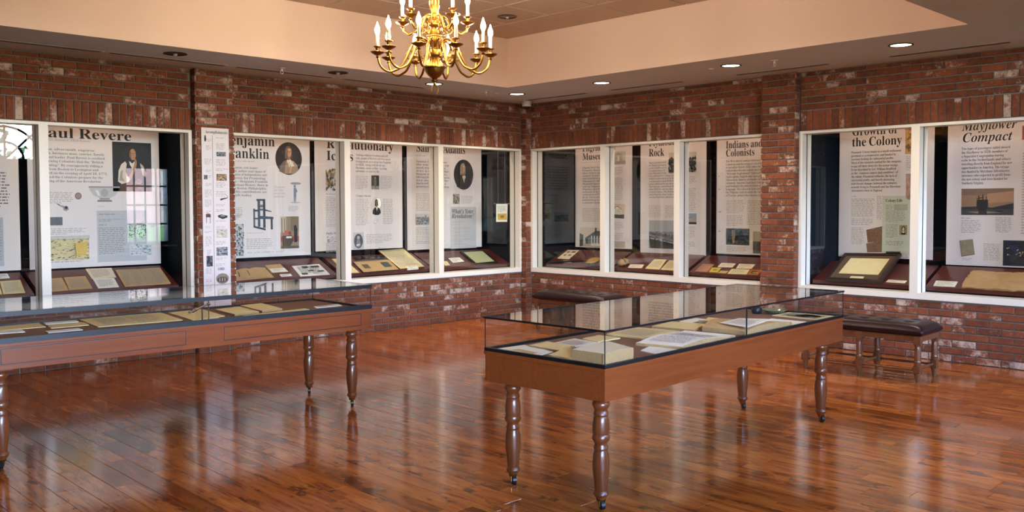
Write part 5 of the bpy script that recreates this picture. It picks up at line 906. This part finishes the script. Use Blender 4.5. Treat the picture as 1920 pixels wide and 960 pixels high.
# ------------------------------------------------------------------ ceiling fittings
def downlight(x_, y_, z_, lit, label, power=14.0):
    t = thing('downlight', label, 'downlight', (x_, y_, z_), 0, 'recessed ceiling downlights')
    MB().lathe([(0.098, 0.0), (0.100, -0.005), (0.085, -0.007), (0.082, -0.001)], 32).build('trim_ring', 'dark', t, 50)
    MB().lathe([(0.0, -0.0025), (0.083, -0.0022), (0.083, -0.001)], 32).build('lens', 'lens' if lit else 'dark', t, 50)
    if not lit: MB().lathe([(0.0, -0.02), (0.012, -0.018), (0.018, -0.008), (0.012, -0.002)], 16).build('bulb', 'white', t, 50)
    else:
        l = bpy.data.lights.new('downlight_lamp', 'AREA'); l.shape = 'DISK'; l.size = 0.16; l.energy = power; l.color = (1.0, 0.86, 0.66); l.spread = math.radians(120)
        o = bpy.data.objects.new('downlight_lamp', l); C.objects.link(o); o.parent = t; o.location = (0, 0, -0.008)
for x_, y_, lit, lab in ((-5.02, -0.73, False, 'unlit recessed downlight above the silversmith window'), (-3.375, -0.74, False, 'unlit recessed downlight between the pillar and chandelier'), (-2.156, -0.745, True, 'lit downlight seen behind the chandelier finial'), (-0.873, -0.72, True, 'lit downlight beside the dome camera in the corner'), (-0.888, -2.04, True, 'lit downlight second from the corner along the soffit'), (-0.92, -3.66, True, 'lit downlight above the brick pillar beside the corner windows'), (-0.85, -5.23, True, 'largest lit downlight beside the long slot vent')): downlight(x_, y_, SOF, lit, lab)
downlight(-2.184, -1.92, TRAY, False, 'small downlight in the tiled tray ceiling')
for x_, y_ in ((-3.2, -6.6),): downlight(x_, y_, SOF, True, 'added unseen downlight in the soffit beyond the tray over the %s' % ('lobby doors' if x_ < -5 else 'lobby window'), 14)  # extra lamp out of view, added to light the side faces
def vent(x_, y_, L, along_x, label):
    t = thing('slot_vent', label, 'vent', (x_, y_, SOF), 0 if along_x else PI/2, 'linear slot vents in the soffit')
    MB().box(-L/2, -0.036, -0.0025, L/2, 0.036, -0.0005).build('flange', 'soffit', t)
    for s in (-0.016, 0.016): MB().box(-L/2+0.01, s-0.010, -0.004, L/2-0.01, s+0.010, -0.0028).build('slot', 'black', t)
    MB().box(L/2, -0.03, -0.006, L/2+0.02, 0.03, -0.0005).build('end_cap', 'white', t)
for x_, lab in ((-6.05, 'slot vent cut by the picture edge'), (-4.93, 'slot vent above the silversmith window'), (-3.76, 'slot vent beside the narrow panel pillar'), (-2.56, 'slot vent behind the chandelier')): vent(x_, -0.40, 1.06, True, lab)
for y_, lab in ((-0.84, 'slot vent starting at the dome camera'), (-2.21, 'slot vent above the harbour banner window'), (-3.85, 'slot vent above the brick pillar by the forest painting'), (-5.41, 'slot vent above the ship banner window')): vent(-0.33, y_, 1.0, False, lab)
for x_, y_, lab in ((-3.94, -0.64, 'sprinkler head above the printing press window'), (-0.89, -4.1, 'sprinkler head between two lit downlights'), (-1.344, -0.69, 'sprinkler head near the corner of the soffit')):
    t = thing('sprinkler_head', lab, 'sprinkler', (x_, y_, SOF-0.001)); MB().lathe([(0.035, 0), (0.034, -0.006), (0.012, -0.01), (0.010, -0.03), (0.004, -0.034)], 18).build('escutcheon', 'white', t, 40)
    MB().tube([(-0.014, 0, -0.026), (-0.016, 0, -0.045), (0, 0, -0.058), (0.016, 0, -0.045), (0.014, 0, -0.026)], 0.003, 6).build('yoke', 'white', t, 40); MB().lathe([(0.018, -0.060), (0.018, -0.057)], 14).build('deflector', 'white', t, 40)
for x_, y_, lab in ((-1.12, -0.62, 'small red indicator fitting near the corner'), (-0.88, -3.42, 'small red indicator fitting beside a lit downlight')):
    t = thing('indicator', lab, 'sensor', (x_, y_, SOF-0.001)); MB().lathe([(0.03, 0), (0.028, -0.008), (0.008, -0.012)], 16).build('base', 'white', t, 40); MB().lathe([(0.007, -0.011), (0.006, -0.019), (0.0, -0.021)], 10).build('lamp', plain('red_lens', 'c04030', 0.3), t, 40)
t = thing('dome_camera', 'small white dome security camera in the corner under the soffit', 'camera', (-0.235, -0.25, SOF-0.001))
MB().lathe([(0.058, 0), (0.060, -0.028), (0.062, -0.034), (0.060, -0.045)], 28).build('housing', 'white', t, 40); MB().lathe([(0.060, -0.046), (0.060, -0.062), (0.052, -0.068)], 28).build('ring', 'white', t, 40); MB().lathe([(0.05, -0.066), (0.042, -0.085), (0.022, -0.10), (0.0, -0.104)], 24).build('dome', 'rubber', t, 60)

# ------------------------------------------------------------------ spot strips hidden behind the window heads
def strip(side, u0, u1, power, lab):
    c_ = (u0+u1)/2; loc = (c_, 0.26, 2.43) if side == 'L' else (0.26, -c_, 2.43)
    t = thing('light_strip', 'warm light strip hidden over the '+lab, 'light', loc, 0 if side == 'L' else -PI/2, 'warm light strips over the display bays')
    MB().box(-(u1-u0)/2, -0.03, -0.012, (u1-u0)/2, 0.03, 0.02).build('housing', 'dark', t)
    l = bpy.data.lights.new('strip_lamp', 'AREA'); l.shape = 'RECTANGLE'; l.size = u1-u0-0.1; l.size_y = 0.04; l.energy = power; l.color = (1.0, 0.68, 0.47)
    o = bpy.data.objects.new('strip_lamp', l); C.objects.link(o); o.parent = t; o.location = (0, 0.0, -0.02); o.rotation_euler = (math.radians(18), 0, 0)
for u0, u1, lab in ((-7.2, -6.0, 'banner that runs out of view'), (-5.85, -4.6, 'silversmith banner'), (-4.1, -2.85, 'printing press banner'), (-2.75, -1.55, 'suited man banner'), (-1.4, -0.15, 'question panel banner')): strip('L', u0, u1, 3.0, lab)
for u0, u1, lab in ((0.15, 1.25, 'museum banner'), (1.4, 2.35, 'harbour view banner'), (2.5, 3.45, 'forest painting banner'), (3.95, 5.0, 'torn letters banner'), (5.1, 6.2, 'ship banner')): strip('R', u0, u1, 3.0, lab)
